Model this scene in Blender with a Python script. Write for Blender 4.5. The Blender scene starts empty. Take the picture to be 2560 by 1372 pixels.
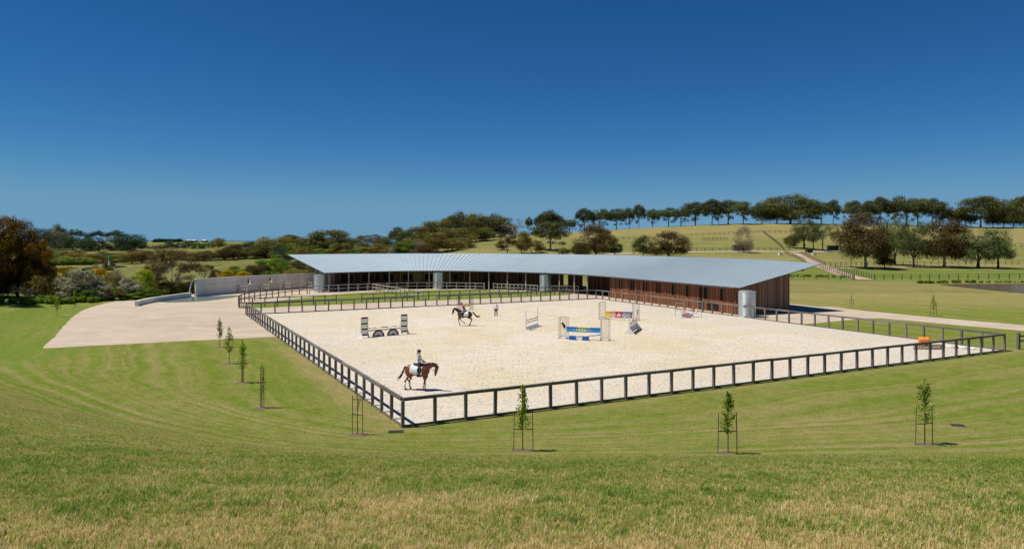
import bpy, bmesh, math, random
import numpy as np
from mathutils import Vector, Matrix, noise as mnoise

R = math.radians
scene = bpy.context.scene
C = scene.collection

# ------------------------------------------------------------------ camera, sky, sun, exposure
F, H, YH = 1777.8, 9.3, 601.0            # focal length in photo pixels, eye height over the arena, horizon row
cam_d = bpy.data.cameras.new("camera")
cam = bpy.data.objects.new("camera", cam_d); C.objects.link(cam)
cam.location = (0, 0, H); cam.rotation_euler = (R(90), 0, 0)
cam_d.lens = 25.0; cam_d.sensor_width = 36.0
cam_d.shift_y = -(686.0 - YH) / 2560.0
cam_d.clip_start = 0.1; cam_d.clip_end = 60000
scene.camera = cam

SUN_EL = R(62); SUN_AZ = math.atan2(-0.985, -0.12)      # direction towards the sun, measured from +Y to +X
world = bpy.data.worlds.new("World"); scene.world = world; world.use_nodes = True
wn, wl = world.node_tree.nodes, world.node_tree.links
sky = wn.new("ShaderNodeTexSky"); sky.sky_type = 'NISHITA'; sky.sun_disc = False
sky.sun_elevation = SUN_EL; sky.sun_rotation = SUN_AZ % (2 * math.pi)
sky.altitude = 4000; sky.air_density = 1.0; sky.dust_density = 0.1; sky.ozone_density = 6.0
hs = wn.new("ShaderNodeHueSaturation"); hs.inputs['Saturation'].default_value = 1.22; hs.inputs['Value'].default_value = 1.0
gm = wn.new("ShaderNodeGamma"); gm.inputs['Gamma'].default_value = 1.04
bg = wn["Background"]; bg.inputs['Strength'].default_value = 0.07
wl.new(sky.outputs[0], gm.inputs['Color']); wl.new(gm.outputs[0], hs.inputs['Color'])
sx_, cx_ = wn.new("ShaderNodeSeparateColor"), wn.new("ShaderNodeCombineColor"); wl.new(hs.outputs[0], sx_.inputs[0])
for ch, cap in enumerate((2.1, 4.3, 6.6)):          # a polarised sky: the pale horizon glow is held back
    q_ = wn.new("ShaderNodeMath"); q_.operation = 'SMOOTH_MIN'; q_.inputs[1].default_value = cap; q_.inputs[2].default_value = cap * .45
    wl.new(sx_.outputs[ch], q_.inputs[0]); wl.new(q_.outputs[0], cx_.inputs[ch])
pf_ = wn.new("ShaderNodeMix"); pf_.data_type = 'RGBA'; pf_.blend_type = 'MULTIPLY'; pf_.inputs[0].default_value = 1.0; pf_.inputs[7].default_value = (.92, .97, .97, 1)
wl.new(cx_.outputs[0], pf_.inputs[6]); wl.new(pf_.outputs[2], bg.inputs['Color'])

sun_d = bpy.data.lights.new("sun", 'SUN'); sun_d.energy = 4.7; sun_d.angle = R(0.53); sun_d.color = (1.0, 0.95, 0.85)
sun = bpy.data.objects.new("sun", sun_d); C.objects.link(sun)
sv = Vector((math.sin(SUN_AZ) * math.cos(SUN_EL), math.cos(SUN_AZ) * math.cos(SUN_EL), math.sin(SUN_EL)))
sun.rotation_euler = sv.to_track_quat('Z', 'Y').to_euler(); sun.location = (-40, 20, 60)

scene.view_settings.view_transform = 'Standard'; scene.view_settings.look = 'None'
scene.view_settings.exposure = 0.15; scene.view_settings.gamma = 1.0; scene.view_settings.use_curve_mapping = False

# ------------------------------------------------------------------ helpers
def G(px, py, z=0.0):
    """point on the level z seen at photo pixel px, py"""
    Y = F * (H - z) / (py - YH)
    return ((px - 1280) / F * Y, Y)

class MB:
    def __init__(s): s.v = []; s.f = []; s.m = []
    def add(s, v, f, m=0):
        n = len(s.v); s.v += [tuple(p) for p in v]; s.f += [tuple(i + n for i in q) for q in f]; s.m += [m] * len(f); return s
    def box(s, c, d, rz=0.0, m=0, M=None):
        x, y, z = d[0] / 2, d[1] / 2, d[2] / 2
        vs = [Vector((sx * x, sy * y, sz * z)) for sz in (-1, 1) for sx, sy in ((-1, -1), (1, -1), (1, 1), (-1, 1))]
        T = Matrix.Translation(c) @ (M if M is not None else Matrix.Rotation(rz, 4, 'Z'))
        return s.add([T @ p for p in vs], [(3, 2, 1, 0), (4, 5, 6, 7), (0, 1, 5, 4), (1, 2, 6, 5), (2, 3, 7, 6), (3, 0, 4, 7)], m)
    def bar(s, a, b, w, h, m=0):
        a, b = Vector(a), Vector(b); d = b - a
        q = d.to_track_quat('X', 'Z').to_matrix().to_4x4()
        return s.box((a + b) / 2, (d.length, w, h), m=m, M=q)
    def tube(s, path, rad, n=8, m=0, cap=True):
        """path of points, rad: number or (ry, rz) per point"""
        P = [Vector(p) for p in path]; k = len(P); vs = []; fs = []
        up0 = Vector((0, 0, 1))
        for i, p in enumerate(P):
            t = (P[min(i + 1, k - 1)] - P[max(i - 1, 0)]).normalized()
            up = up0 if abs(t.z) < 0.9 else Vector((1, 0, 0))
            sd = up.cross(t).normalized(); u2 = t.cross(sd).normalized()
            r = rad[i] if isinstance(rad, (list, tuple)) else rad
            ra, rb = r if isinstance(r, (list, tuple)) else (r, r)
            for j in range(n):
                a = 2 * math.pi * j / n
                vs.append(p + sd * (ra * math.cos(a)) + u2 * (rb * math.sin(a)))
        for i in range(k - 1):
            for j in range(n):
                fs.append((i * n + j, i * n + (j + 1) % n, (i + 1) * n + (j + 1) % n, (i + 1) * n + j))
        if cap:
            fs.append(tuple(range(n))[::-1]); fs.append(tuple((k - 1) * n + j for j in range(n)))
        return s.add(vs, fs, m)
    def ball(s, c, r, n=10, k=7, m=0, M=None):
        r = r if isinstance(r, (tuple, list)) else (r, r, r); vs = [(0, 0, -1)]; fs = []
        for i in range(1, k):
            t = -math.pi / 2 + math.pi * i / k
            for j in range(n):
                a = 2 * math.pi * j / n; vs.append((math.cos(t) * math.cos(a), math.cos(t) * math.sin(a), math.sin(t)))
        vs.append((0, 0, 1)); L = len(vs) - 1
        for j in range(n):
            fs.append((0, 1 + (j + 1) % n, 1 + j)); fs.append((L, 1 + (k - 2) * n + j, 1 + (k - 2) * n + (j + 1) % n))
            for i in range(k - 2):
                a = 1 + i * n
                fs.append((a + j, a + (j + 1) % n, a + n + (j + 1) % n, a + n + j))
        T = Matrix.Translation(c) @ (M if M is not None else Matrix.Identity(4))
        return s.add([T @ Vector((p[0] * r[0], p[1] * r[1], p[2] * r[2])) for p in vs], fs, m)
    def mesh(s, name, mats, smooth=False):
        me = bpy.data.meshes.new(name); me.from_pydata(s.v, [], s.f)
        for mt in (mats if isinstance(mats, (list, tuple)) else [mats]): me.materials.append(mt)
        if any(s.m): me.polygons.foreach_set('material_index', s.m)
        if smooth: me.polygons.foreach_set('use_smooth', [True] * len(s.f))
        me.update(); return me
    def obj(s, name, mats, parent=None, smooth=False, loc=(0, 0, 0)):
        return link(name, s.mesh(name, mats, smooth), parent, loc)

def link(name, me, parent=None, loc=(0, 0, 0), rz=0.0, sc=None):
    o = bpy.data.objects.new(name, me); C.objects.link(o)
    o.parent = parent; o.location = loc; o.rotation_euler = (0, 0, rz)
    if sc is not None: o.scale = sc
    return o
def tag(o, label, cat, group=None, kind=None):
    o['label'] = label; o['category'] = cat
    if group: o['group'] = group
    if kind: o['kind'] = kind
    return o
def thing(name, label, cat, loc=(0, 0, 0), rz=0.0, group=None):
    return tag(link(name, None, None, loc, rz), label, cat, group)
def struct(o): o['kind'] = 'structure'; return o
def stuff(o): o['kind'] = 'stuff'; return o
def copy_tree(o, parent=None):
    c = o.copy(); C.objects.link(c); c.parent = parent
    for ch in list(o.children): copy_tree(ch, c)
    return c
def smooth01(a, b, x):
    t = np.clip((x - a) / (b - a), 0, 1); return t * t * (3 - 2 * t)

# ------------------------------------------------------------------ materials
def mat(name):
    m = bpy.data.materials.new(name); m.use_nodes = True
    nt = m.node_tree; nt.nodes.clear()
    out = nt.nodes.new('ShaderNodeOutputMaterial')
    def N(t, **kw):
        n = nt.nodes.new(t)
        for k, v in kw.items():
            if hasattr(n, k) and k not in n.inputs: setattr(n, k, v)
            else: n.inputs[k].default_value = v
        return n
    return m, nt, out, N
def mixc(nt, fac, a, b, mode='MIX'):
    n = nt.nodes.new('ShaderNodeMix'); n.data_type = 'RGBA'; n.blend_type = mode; n.clamp_factor = True
    for idx, v in ((0, fac), (6, a), (7, b)):
        if hasattr(v, 'is_linked'): nt.links.new(v, n.inputs[idx])
        elif idx == 0: n.inputs[0].default_value = v
        else: n.inputs[idx].default_value = (v[0], v[1], v[2], 1)
    return n.outputs[2]
def ramp(nt, fac, stops):
    n = nt.nodes.new('ShaderNodeValToRGB'); e = n.color_ramp.elements
    while len(e) < len(stops): e.new(0.5)
    for i, (p, c) in enumerate(stops):
        e[i].position = p; e[i].color = (c[0], c[1], c[2], 1) if hasattr(c, '__len__') else (c, c, c, 1)
    nt.links.new(fac, n.inputs[0]); return n.outputs[0]
def mathn(nt, op, a, b=None, clamp=False):
    n = nt.nodes.new('ShaderNodeMath'); n.operation = op; n.use_clamp = clamp
    for i, v in enumerate((a, b)):
        if v is None: continue
        if hasattr(v, 'is_linked'): nt.links.new(v, n.inputs[i])
        else: n.inputs[i].default_value = v
    return n.outputs[0]
def noise(nt, scale, detail=3, rough=0.55, vec=None, dist=0.0, stretch=None):
    n = nt.nodes.new('ShaderNodeTexNoise'); n.inputs['Scale'].default_value = scale
    n.inputs['Detail'].default_value = detail; n.inputs['Roughness'].default_value = rough; n.inputs['Distortion'].default_value = dist
    if vec is None:
        g = nt.nodes.new('ShaderNodeNewGeometry'); vec = g.outputs['Position']
    if stretch:
        mp = nt.nodes.new('ShaderNodeMapping'); mp.inputs['Scale'].default_value = stretch[0]; mp.inputs['Rotation'].default_value = (0, 0, stretch[1])
        nt.links.new(vec, mp.inputs['Vector']); vec = mp.outputs[0]
    nt.links.new(vec, n.inputs['Vector']); return n.outputs['Fac']
def principled(nt, N, out, col, rough=0.6, metal=0.0, spec=0.35, bump=None, bstr=0.3, bdist=0.02):
    p = N('ShaderNodeBsdfPrincipled')
    p.inputs['Roughness'].default_value = rough if not hasattr(rough, 'is_linked') else 0.5
    if hasattr(rough, 'is_linked'): nt.links.new(rough, p.inputs['Roughness'])
    p.inputs['Metallic'].default_value = metal; p.inputs['Specular IOR Level'].default_value = spec
    if hasattr(col, 'is_linked'): nt.links.new(col, p.inputs['Base Color'])
    else: p.inputs['Base Color'].default_value = (col[0], col[1], col[2], 1)
    if bump is not None:
        b = N('ShaderNodeBump'); b.inputs['Strength'].default_value = bstr; b.inputs['Distance'].default_value = bdist
        nt.links.new(bump, b.inputs['Height']); nt.links.new(b.outputs[0], p.inputs['Normal'])
    nt.links.new(p.outputs[0], out.inputs[0]); return p
def grained(name, c1, c2, scale=6.0, rough=0.7, metal=0.0, spec=0.3, stretch=None, bstr=0.2, bdist=0.01, island=0.0, objvar=0.0):
    m, nt, out, N = mat(name)
    tc = N('ShaderNodeTexCoord').outputs['Object']
    n = noise(nt, scale, 4, 0.6, vec=tc, stretch=(stretch, 0.0) if stretch else None)
    f = n
    if island:
        g = N('ShaderNodeNewGeometry'); f = mathn(nt, 'ADD', mathn(nt, 'MULTIPLY', n, 1 - island), mathn(nt, 'MULTIPLY', g.outputs['Random Per Island'], island))
    if objvar:
        g = N('ShaderNodeObjectInfo'); f = mathn(nt, 'ADD', mathn(nt, 'MULTIPLY', f, 1 - objvar), mathn(nt, 'MULTIPLY', g.outputs['Random'], objvar))
    col = ramp(nt, f, [(0.25, c1), (0.75, c2)])
    principled(nt, N, out, col, rough, metal, spec, n, bstr, bdist); return m
def leafmat(name, cols, trans=0.3, rough=0.6, topcol=None):
    m, nt, out, N = mat(name)
    g = N('ShaderNodeNewGeometry'); oi = N('ShaderNodeObjectInfo')
    nz = noise(nt, 0.55, 2, 0.5)
    f = mathn(nt, 'ADD', mathn(nt, 'MULTIPLY', g.outputs['Random Per Island'], 0.45), mathn(nt, 'MULTIPLY', nz, 0.55))
    k = len(cols)
    col = ramp(nt, f, [(0.2 + 0.6 * i / max(1, k - 1), c) for i, c in enumerate(cols)])
    v = mathn(nt, 'ADD', mathn(nt, 'MULTIPLY', oi.outputs['Random'], 0.5), 0.75)
    hsn = N('ShaderNodeHueSaturation'); nt.links.new(col, hsn.inputs['Color']); nt.links.new(v, hsn.inputs['Value'])
    hsn.inputs['Saturation'].default_value = 1.12; col = hsn.outputs[0]
    p = N('ShaderNodeBsdfPrincipled'); p.inputs['Roughness'].default_value = rough; p.inputs['Specular IOR Level'].default_value = 0.07
    nt.links.new(col, p.inputs['Base Color'])
    t = N('ShaderNodeBsdfTranslucent'); nt.links.new(col, t.inputs['Color'])
    mx = N('ShaderNodeMixShader'); mx.inputs[0].default_value = trans
    nt.links.new(p.outputs[0], mx.inputs[1]); nt.links.new(t.outputs[0], mx.inputs[2]); nt.links.new(mx.outputs[0], out.inputs[0])
    return m
def plain(name, c, rough=0.5, metal=0.0, spec=0.4, var=0.12, scale=5.0):
    a = tuple(x * (1 - var) for x in c); b = tuple(min(1, x * (1 + var)) for x in c)
    return grained(name, a, b, scale, rough, metal, spec, bstr=0.05)

M = {}
M['timber_dark'] = grained('weathered_fence_timber', (.088, .077, .067), (.235, .21, .188), 3.0, .75, stretch=(1, 6, 6), objvar=.35)
M['timber_hill'] = grained('dark_hill_fence_timber', (.06, .055, .042), (.125, .112, .09), 3.0, .8, objvar=.3)
M['timber_pale'] = grained('pale_column_timber', (.32, .275, .225), (.52, .46, .39), 4.0, .7, stretch=(6, 6, 1))
M['board_red'] = grained('red_brown_wall_boards', (.105, .036, .015), (.285, .108, .045), 1.6, .6, stretch=(9, 9, .5), island=.6)
M['board_grey'] = grained('brown_grey_wall_boards', (.14, .075, .045), (.30, .19, .125), 1.4, .65, stretch=(9, 9, .5), island=.6)
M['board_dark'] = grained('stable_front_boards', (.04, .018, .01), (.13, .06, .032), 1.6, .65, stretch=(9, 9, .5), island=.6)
M['batten'] = grained('red_timber_post', (.22, .085, .035), (.36, .16, .07), 2.0, .6, stretch=(7, 7, .6))
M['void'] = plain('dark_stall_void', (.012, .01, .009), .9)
M['soffit'] = grained('timber_soffit', (.06, .04, .026), (.12, .08, .05), 2, .8)
M['fascia'] = plain('grey_fascia_metal', (.10, .11, .115), .5, .2)
M['white'] = plain('white_paint', (.78, .78, .76), .45, var=.05)
M['black'] = plain('black_paint', (.018, .016, .016), .5)
M['brownblack'] = plain('dark_brown_paint', (.03, .015, .012), .5)
M['teal'] = plain('teal_paint', (.07, .36, .27), .45)
M['purple'] = plain('purple_paint', (.10, .055, .19), .5)
M['blue'] = plain('blue_plastic', (.01, .11, .45), .35)
M['bluelite'] = plain('light_blue_paint', (.03, .27, .62), .4)
M['yellow'] = plain('yellow_paint', (.83, .66, .13), .45)
M['orange'] = plain('orange_paint', (.86, .25, .035), .45)
M['red'] = plain('red_paint', (.68, .03, .025), .45)
M['green'] = plain('green_paint', (.09, .27, .08), .5)
M['wire'] = plain('grey_steel_wire', (.20, .18, .16), .45, .4)
M['steel'] = plain('pale_steel_tube', (.42, .40, .38), .45, .3)
M['netting'] = plain('dark_net', (.05, .045, .04), .8)
M['stake'] = plain('grey_stake_timber', (.10, .085, .07), .8, var=.3)
M['tie'] = plain('green_tie', (.03, .10, .05), .7)
M['mulch'] = grained('bark_mulch', (.09, .06, .04), (.22, .16, .11), 14, .95, bstr=.6, bdist=.04)
M['iron'] = plain('cast_iron_grate', (.07, .07, .07), .6, .3)
M['bark'] = grained('gum_bark', (.05, .038, .028), (.17, .135, .105), 2.2, .9, stretch=(3, 3, .6), bstr=.6, bdist=.05)
M['bark_pale'] = grained('pale_gum_bark', (.15, .125, .10), (.40, .36, .31), 1.6, .85, stretch=(3, 3, .5), bstr=.4, bdist=.04)
M['rubber'] = plain('tractor_rubber', (.015, .015, .015), .8)
M['roofwhite'] = plain('white_house_roof', (.6, .62, .62), .6)
M['glint'] = plain('pale_roof_glint', (.60, .67, .71), .45)
M['glass_dark'] = plain('dark_window_glass', (.02, .017, .015), .12, spec=.6)

def metal_mat(name, base, rough, dirt, metal=.75):
    m, nt, out, N = mat(name)
    tc = N('ShaderNodeTexCoord').outputs['Object']
    n1 = noise(nt, .35, 4, .6, vec=tc); n2 = noise(nt, 9, 3, .6, vec=tc, stretch=((1, 1, .15), 0))
    f = mathn(nt, 'ADD', mathn(nt, 'MULTIPLY', n1, .6), mathn(nt, 'MULTIPLY', n2, .4))
    g = N('ShaderNodeNewGeometry')
    f = mathn(nt, 'ADD', mathn(nt, 'MULTIPLY', f, .7), mathn(nt, 'MULTIPLY', g.outputs['Random Per Island'], .3))
    col = ramp(nt, f, [(.25, tuple(c * (1 - dirt) for c in base)), (.75, base)])
    rg = mathn(nt, 'ADD', mathn(nt, 'MULTIPLY', n1, .16), rough - .08)
    principled(nt, N, out, col, rg, metal, .5); return m
M['roof'] = metal_mat('galvanised_roof_sheet', (.51, .615, .665), .44, .10, .25)
M['seam'] = metal_mat('shade_toned_roof_seam', (.31, .39, .435), .5, .1, .3)  # darker than the sheets: shade on the ribs' sides is put into the colour
M['tank'] = metal_mat('corrugated_tank_steel', (.72, .77, .77), .30, .12, .78)

def concrete(name, c1, c2):
    m, nt, out, N = mat(name)
    tc = N('ShaderNodeTexCoord').outputs['Object']
    n1 = noise(nt, .9, 5, .65, vec=tc, stretch=((1, 1, 4), 0)); n2 = noise(nt, 12, 4, .6, vec=tc, stretch=((.3, .3, 3), 0))
    oi = N('ShaderNodeObjectInfo')
    f = mathn(nt, 'ADD', mathn(nt, 'MULTIPLY', n1, .5), mathn(nt, 'MULTIPLY', n2, .3))
    f = mathn(nt, 'ADD', f, mathn(nt, 'MULTIPLY', oi.outputs['Random'], .2))
    w = N('ShaderNodeTexWave', wave_type='BANDS', bands_direction='Z'); w.inputs['Scale'].default_value = 1.05
    w.inputs['Distortion'].default_value = .6; w.inputs['Detail'].default_value = 1; nt.links.new(tc, w.inputs['Vector'])
    f = mathn(nt, 'ADD', f, mathn(nt, 'MULTIPLY', mathn(nt, 'SUBTRACT', w.outputs['Fac'], .5), .16))
    col = ramp(nt, f, [(.3, c1), (.72, c2)])
    principled(nt, N, out, col, .85, 0, .2, n2, .35, .015); return m
M['concrete'] = concrete('off_form_concrete', (.58, .555, .50), (.84, .81, .745))

def sandmat(name, c1, c2, c3, fine, bd, churn=.38, edge=False):
    m, nt, out, N = mat(name)
    n1 = noise(nt, .12, 5, .65, dist=.8); n2 = noise(nt, 1.1, 4, .7, stretch=((.45, 1.5, 1), 0)); n3 = noise(nt, fine, 3, .75); n4 = noise(nt, .45, 4, .7, dist=1.2)
    col = ramp(nt, n1, [(.40, c1), (.60, c2)])
    f2 = ramp(nt, n2, [(.42, 0.0), (.70, 1.0)])
    col = mixc(nt, mathn(nt, 'MULTIPLY', f2, churn), col, c3)
    if edge:
        at = N('ShaderNodeAttribute', attribute_name='edge')
        e = mathn(nt, 'ADD', at.outputs['Fac'], mathn(nt, 'MULTIPLY', mathn(nt, 'SUBTRACT', n4, .5), 1.3), True)
        col = mixc(nt, mathn(nt, 'MULTIPLY', e, .75), col, (.56, .515, .455))
        hoof = N('ShaderNodeTexVoronoi'); hoof.inputs['Scale'].default_value = 2.3; g = N('ShaderNodeNewGeometry'); nt.links.new(g.outputs['Position'], hoof.inputs['Vector'])
        hm = mathn(nt, 'MULTIPLY', ramp(nt, hoof.outputs['Distance'], [(.10, 1.0), (.26, 0.0)]), ramp(nt, n4, [(.45, 0.0), (.62, 1.0)]))
        col = mixc(nt, mathn(nt, 'MULTIPLY', hm, .6), col, c3); n3 = mathn(nt, 'SUBTRACT', n3, mathn(nt, 'MULTIPLY', hm, .5))
    else:
        tr = noise(nt, .5, 4, .6, stretch=((.22, .75, 1), .5), dist=2.2)
        col = mixc(nt, mathn(nt, 'MULTIPLY', ramp(nt, tr, [(.47, 0.0), (.62, 1.0)]), .7), col, tuple(c * 1.12 for c in c2)); col = mixc(nt, mathn(nt, 'MULTIPLY', ramp(nt, n4, [(.52, 0.0), (.7, 1.0)]), .45), col, c3)
    dk = ramp(nt, n3, [(.34, 1.0), (.5, 0.0)])
    col = mixc(nt, mathn(nt, 'MULTIPLY', dk, .68), col, tuple(c * .55 for c in c3))
    h = mathn(nt, 'ADD', mathn(nt, 'MULTIPLY', n2, .5), n3)
    principled(nt, N, out, col, .95, 0, .1, h, .8, bd); return m
M['sand'] = sandmat('arena_sand', (.645, .54, .365), (.685, .61, .51), (.45, .38, .29), 5.0, .05, .5, True)
M['gravel'] = sandmat('crushed_gravel', (.46, .375, .285), (.53, .44, .345), (.42, .34, .255), 9.0, .008)
M['track'] = sandmat('dirt_track', (.40, .29, .20), (.50, .39, .28), (.33, .24, .16), 2.0, .01)

def turfmat():
    m, nt, out, N = mat('turf')
    at = N('ShaderNodeAttribute', attribute_name='turf'); sp = N('ShaderNodeSeparateColor'); nt.links.new(at.outputs['Color'], sp.inputs[0])
    mow = N('ShaderNodeAttribute', attribute_name='mow')
    mt = N('ShaderNodeTexNoise', noise_dimensions='1D'); mt.inputs['Scale'].default_value = .62; mt.inputs['Detail'].default_value = 6; mt.inputs['Roughness'].default_value = .6
    wob = noise(nt, .12, 2)
    nt.links.new(mathn(nt, 'ADD', mow.outputs['Fac'], mathn(nt, 'ADD', mathn(nt, 'MULTIPLY', wob, 3.0), mathn(nt, 'MULTIPLY', noise(nt, 1.6, 4, .7), .35))), mt.inputs['W'])
    stripe = ramp(nt, mt.outputs['Fac'], [(.36, 0.0), (.64, 1.0)])
    nb = noise(nt, .09, 5, .62, dist=.5); nm = noise(nt, .8, 5, .68); nf = noise(nt, 7, 4, .7); nff = noise(nt, 38, 2, .7)
    # dryness
    d = mathn(nt, 'ADD', sp.outputs[0], mathn(nt, 'MULTIPLY', mathn(nt, 'SUBTRACT', nb, .5), 1.1))
    d = mathn(nt, 'ADD', d, mathn(nt, 'MULTIPLY', mathn(nt, 'SUBTRACT', nm, .5), .95))
    d = mathn(nt, 'ADD', d, mathn(nt, 'MULTIPLY', mathn(nt, 'SUBTRACT', nf, .5), .95))
    d = mathn(nt, 'ADD', d, mathn(nt, 'MULTIPLY', mathn(nt, 'MULTIPLY', mathn(nt, 'SUBTRACT', stripe, .5), sp.outputs[2]), mathn(nt, 'MULTIPLY', ramp(nt, noise(nt, .16, 3, .6, dist=1.0), [(.35, .35), (.65, 1.0)]), 1.0)), True)
    green = mixc(nt, nm, (.112, .160, .017), (.200, .242, .036))
    past = N('ShaderNodeAttribute', attribute_name='pasture')
    green = mixc(nt, past.outputs['Fac'], green, mixc(nt, nm, (.082, .105, .026), (.125, .14, .04)))
    lush = mixc(nt, nf, (.125, .185, .030), (.200, .265, .055))
    col = mixc(nt, sp.outputs[1], green, lush)
    col = mixc(nt, d, col, mixc(nt, nf, (.295, .23, .095), (.385, .30, .145)))
    col = mixc(nt, mathn(nt, 'MULTIPLY', ramp(nt, nff, [(.35, 1.0), (.55, 0.0)]), .5), col, mixc(nt, .5, (0.05, .065, .015), col))
    spk = mathn(nt, 'ADD', mathn(nt, 'MULTIPLY', noise(nt, 3.2, 3, .75, stretch=((.6, 1.5, 1), 0)), .55), mathn(nt, 'MULTIPLY', noise(nt, 13, 2, .7), .45))
    hv = N('ShaderNodeHueSaturation'); nt.links.new(col, hv.inputs['Color']); nt.links.new(ramp(nt, spk, [(.32, .62), (.5, 1.0), (.68, 1.30)]), hv.inputs['Value']); col = hv.outputs[0]
    h = mathn(nt, 'ADD', mathn(nt, 'MULTIPLY', nf, .5), nff)
    principled(nt, N, out, col, .95, 0, .03, h, .7, .05); return m
M['turf'] = turfmat()

def blademat():
    m, nt, out, N = mat('grass_blades')
    oi = N('ShaderNodeObjectInfo'); g = N('ShaderNodeNewGeometry')
    nb = noise(nt, .22, 4, .6, dist=.6, stretch=((.55, 1.5, 1), 0)); nm = noise(nt, 1.5, 3, .6)
    at = N('ShaderNodeAttribute', attribute_name='dry', attribute_type='INSTANCER')
    d = mathn(nt, 'ADD', at.outputs['Fac'], mathn(nt, 'MULTIPLY', mathn(nt, 'SUBTRACT', nb, .5), 1.0))
    d = mathn(nt, 'ADD', d, mathn(nt, 'MULTIPLY', mathn(nt, 'SUBTRACT', nm, .5), .9))
    d = mathn(nt, 'ADD', d, mathn(nt, 'MULTIPLY', mathn(nt, 'SUBTRACT', g.outputs['Random Per Island'], .5), .8))
    d = mathn(nt, 'ADD', d, mathn(nt, 'MULTIPLY', mathn(nt, 'SUBTRACT', oi.outputs['Random'], .5), .35), True)
    col = ramp(nt, d, [(.08, (.20, .32, .045)), (.4, (.40, .44, .085)), (.62, (.66, .54, .21)), (.95, (.86, .66, .36))])
    p = N('ShaderNodeBsdfPrincipled'); p.inputs['Roughness'].default_value = .6; p.inputs['Specular IOR Level'].default_value = .25
    nt.links.new(col, p.inputs['Base Color'])
    t = N('ShaderNodeBsdfTranslucent'); nt.links.new(col, t.inputs['Color'])
    mx = N('ShaderNodeMixShader'); mx.inputs[0].default_value = .42
    nt.links.new(p.outputs[0], mx.inputs[1]); nt.links.new(t.outputs[0], mx.inputs[2]); nt.links.new(mx.outputs[0], out.inputs[0]); return m
M['blade'] = blademat()
def watermat(name, c, rough, bump, spec=.5):
    m, nt, out, N = mat(name)
    n = noise(nt, 2.2, 3, .6, stretch=((1, .4, 1), 0))
    principled(nt, N, out, c, rough, 0, spec, n, bump, .02); return m
M['pond'] = watermat('brown_pond_water', (.14, .09, .055), .14, .12, .16)
M['pool'] = watermat('pale_green_pool_water', (.20, .25, .20), .06, .15)
M['sea'] = watermat('sea_water', (.015, .05, .10), .3, .1)
M['stream'] = plain('falling_water', (.75, .78, .80), .15, spec=.6)

# foliage
M['leaf_gum'] = leafmat('gum_leaves', [(0.064, 0.082, 0.030), (0.125, 0.140, 0.049), (0.227, 0.194, 0.078)])
M['leaf_hill'] = leafmat('hilltop_gum_leaves', [(0.048, 0.069, 0.032), (0.097, 0.117, 0.052), (0.171, 0.171, 0.081)])
M['leaf_olive'] = leafmat('olive_scrub_leaves', [(0.091, 0.096, 0.033), (0.194, 0.170, 0.055), (0.319, 0.239, 0.082)])
M['leaf_brown'] = leafmat('brown_gum_leaves', [(0.056, 0.046, 0.022), (0.118, 0.088, 0.038), (0.215, 0.140, 0.056)])
M['leaf_dark'] = leafmat('dark_conifer_needles', [(0.022, 0.048, 0.026), (0.048, 0.088, 0.044), (0.092, 0.128, 0.061)], .15)
M['leaf_green'] = leafmat('fresh_green_leaves', [(0.079, 0.114, 0.025), (0.149, 0.219, 0.042), (0.263, 0.333, 0.079)])
M['leaf_bright'] = leafmat('bright_green_leaves', [(0.158, 0.193, 0.026), (0.280, 0.333, 0.044), (0.403, 0.438, 0.079)])
M['leaf_yellow'] = leafmat('wattle_leaves', [(0.170, 0.130, 0.015), (0.340, 0.250, 0.028), (0.480, 0.360, 0.050)])
M['leaf_orange'] = leafmat('rusty_gum_leaves', [(0.040, 0.034, 0.014), (0.13, 0.095, 0.026), (0.46, 0.235, 0.055)])
M['leaf_silver'] = leafmat('silver_leaves', [(0.150, 0.155, 0.085), (0.330, 0.325, 0.210), (0.680, 0.650, 0.500)], .3)
M['leaf_grey'] = leafmat('grey_brown_twigs', [(0.116, 0.092, 0.069), (0.212, 0.169, 0.128), (0.308, 0.251, 0.193)], .1)
M['leaf_grn'] = leafmat('grey_green_leaves', [(0.060, 0.085, 0.032), (0.121, 0.151, 0.056), (0.212, 0.231, 0.101)])
M['leaf_sap'] = leafmat('sapling_leaves', [(0.079, 0.137, 0.023), (0.194, 0.285, 0.046), (0.387, 0.433, 0.091)], .48)

# ------------------------------------------------------------------ terrain
# arena corners on the level pad (z = 0): near, far-left, far-right, right
A_, B_, C_, D_ = (Vector(p) for p in ((-5.44, 35.4), (-33.25, 88.9), (13.4, 113.2), (41.5, 59.9)))
fx, fzz = [8, 12, 16, 18, 20, 22, 24, 27, 30, 33], [5.75, 5.05, 4.22, 3.76, 3.25, 2.62, 1.95, 1.0, .3, 0]
PX = np.array([-80, -40, -20, -6, 0] + fx + [60.0]); PZ = np.array([10.5, 9.6, 8.4, 7.4, 6.9] + fzz + [0.0])
def hermite(xk, yk, x):
    d = np.diff(yk) / np.diff(xk); t = np.zeros(len(xk)); t[1:-1] = (d[:-1] + d[1:]) / 2; t[0] = d[0]; t[-1] = d[-1]
    t[1:-1] = np.where(d[:-1] * d[1:] <= 0, 0, t[1:-1])
    x = np.clip(x, xk[0], xk[-1]); i = np.clip(np.searchsorted(xk, x) - 1, 0, len(xk) - 2)
    hh = xk[i + 1] - xk[i]; s = (x - xk[i]) / hh
    return ((1 + 2 * s) * (1 - s) ** 2 * yk[i] + s * (1 - s) ** 2 * hh * t[i] + s * s * (3 - 2 * s) * yk[i + 1] + s * s * (s - 1) * hh * t[i + 1])
def brow(x): return np.interp(x, [-60, -45, -30, -18.7, -12.4, -7.6, -4.5, 0, 14, 30, 60], [52, 43, 33, 25.6, 22.3, 20.9, 20.3, 20, 20, 20, 20])
def foot(x, y): return y - (brow(x) - 20)

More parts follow.
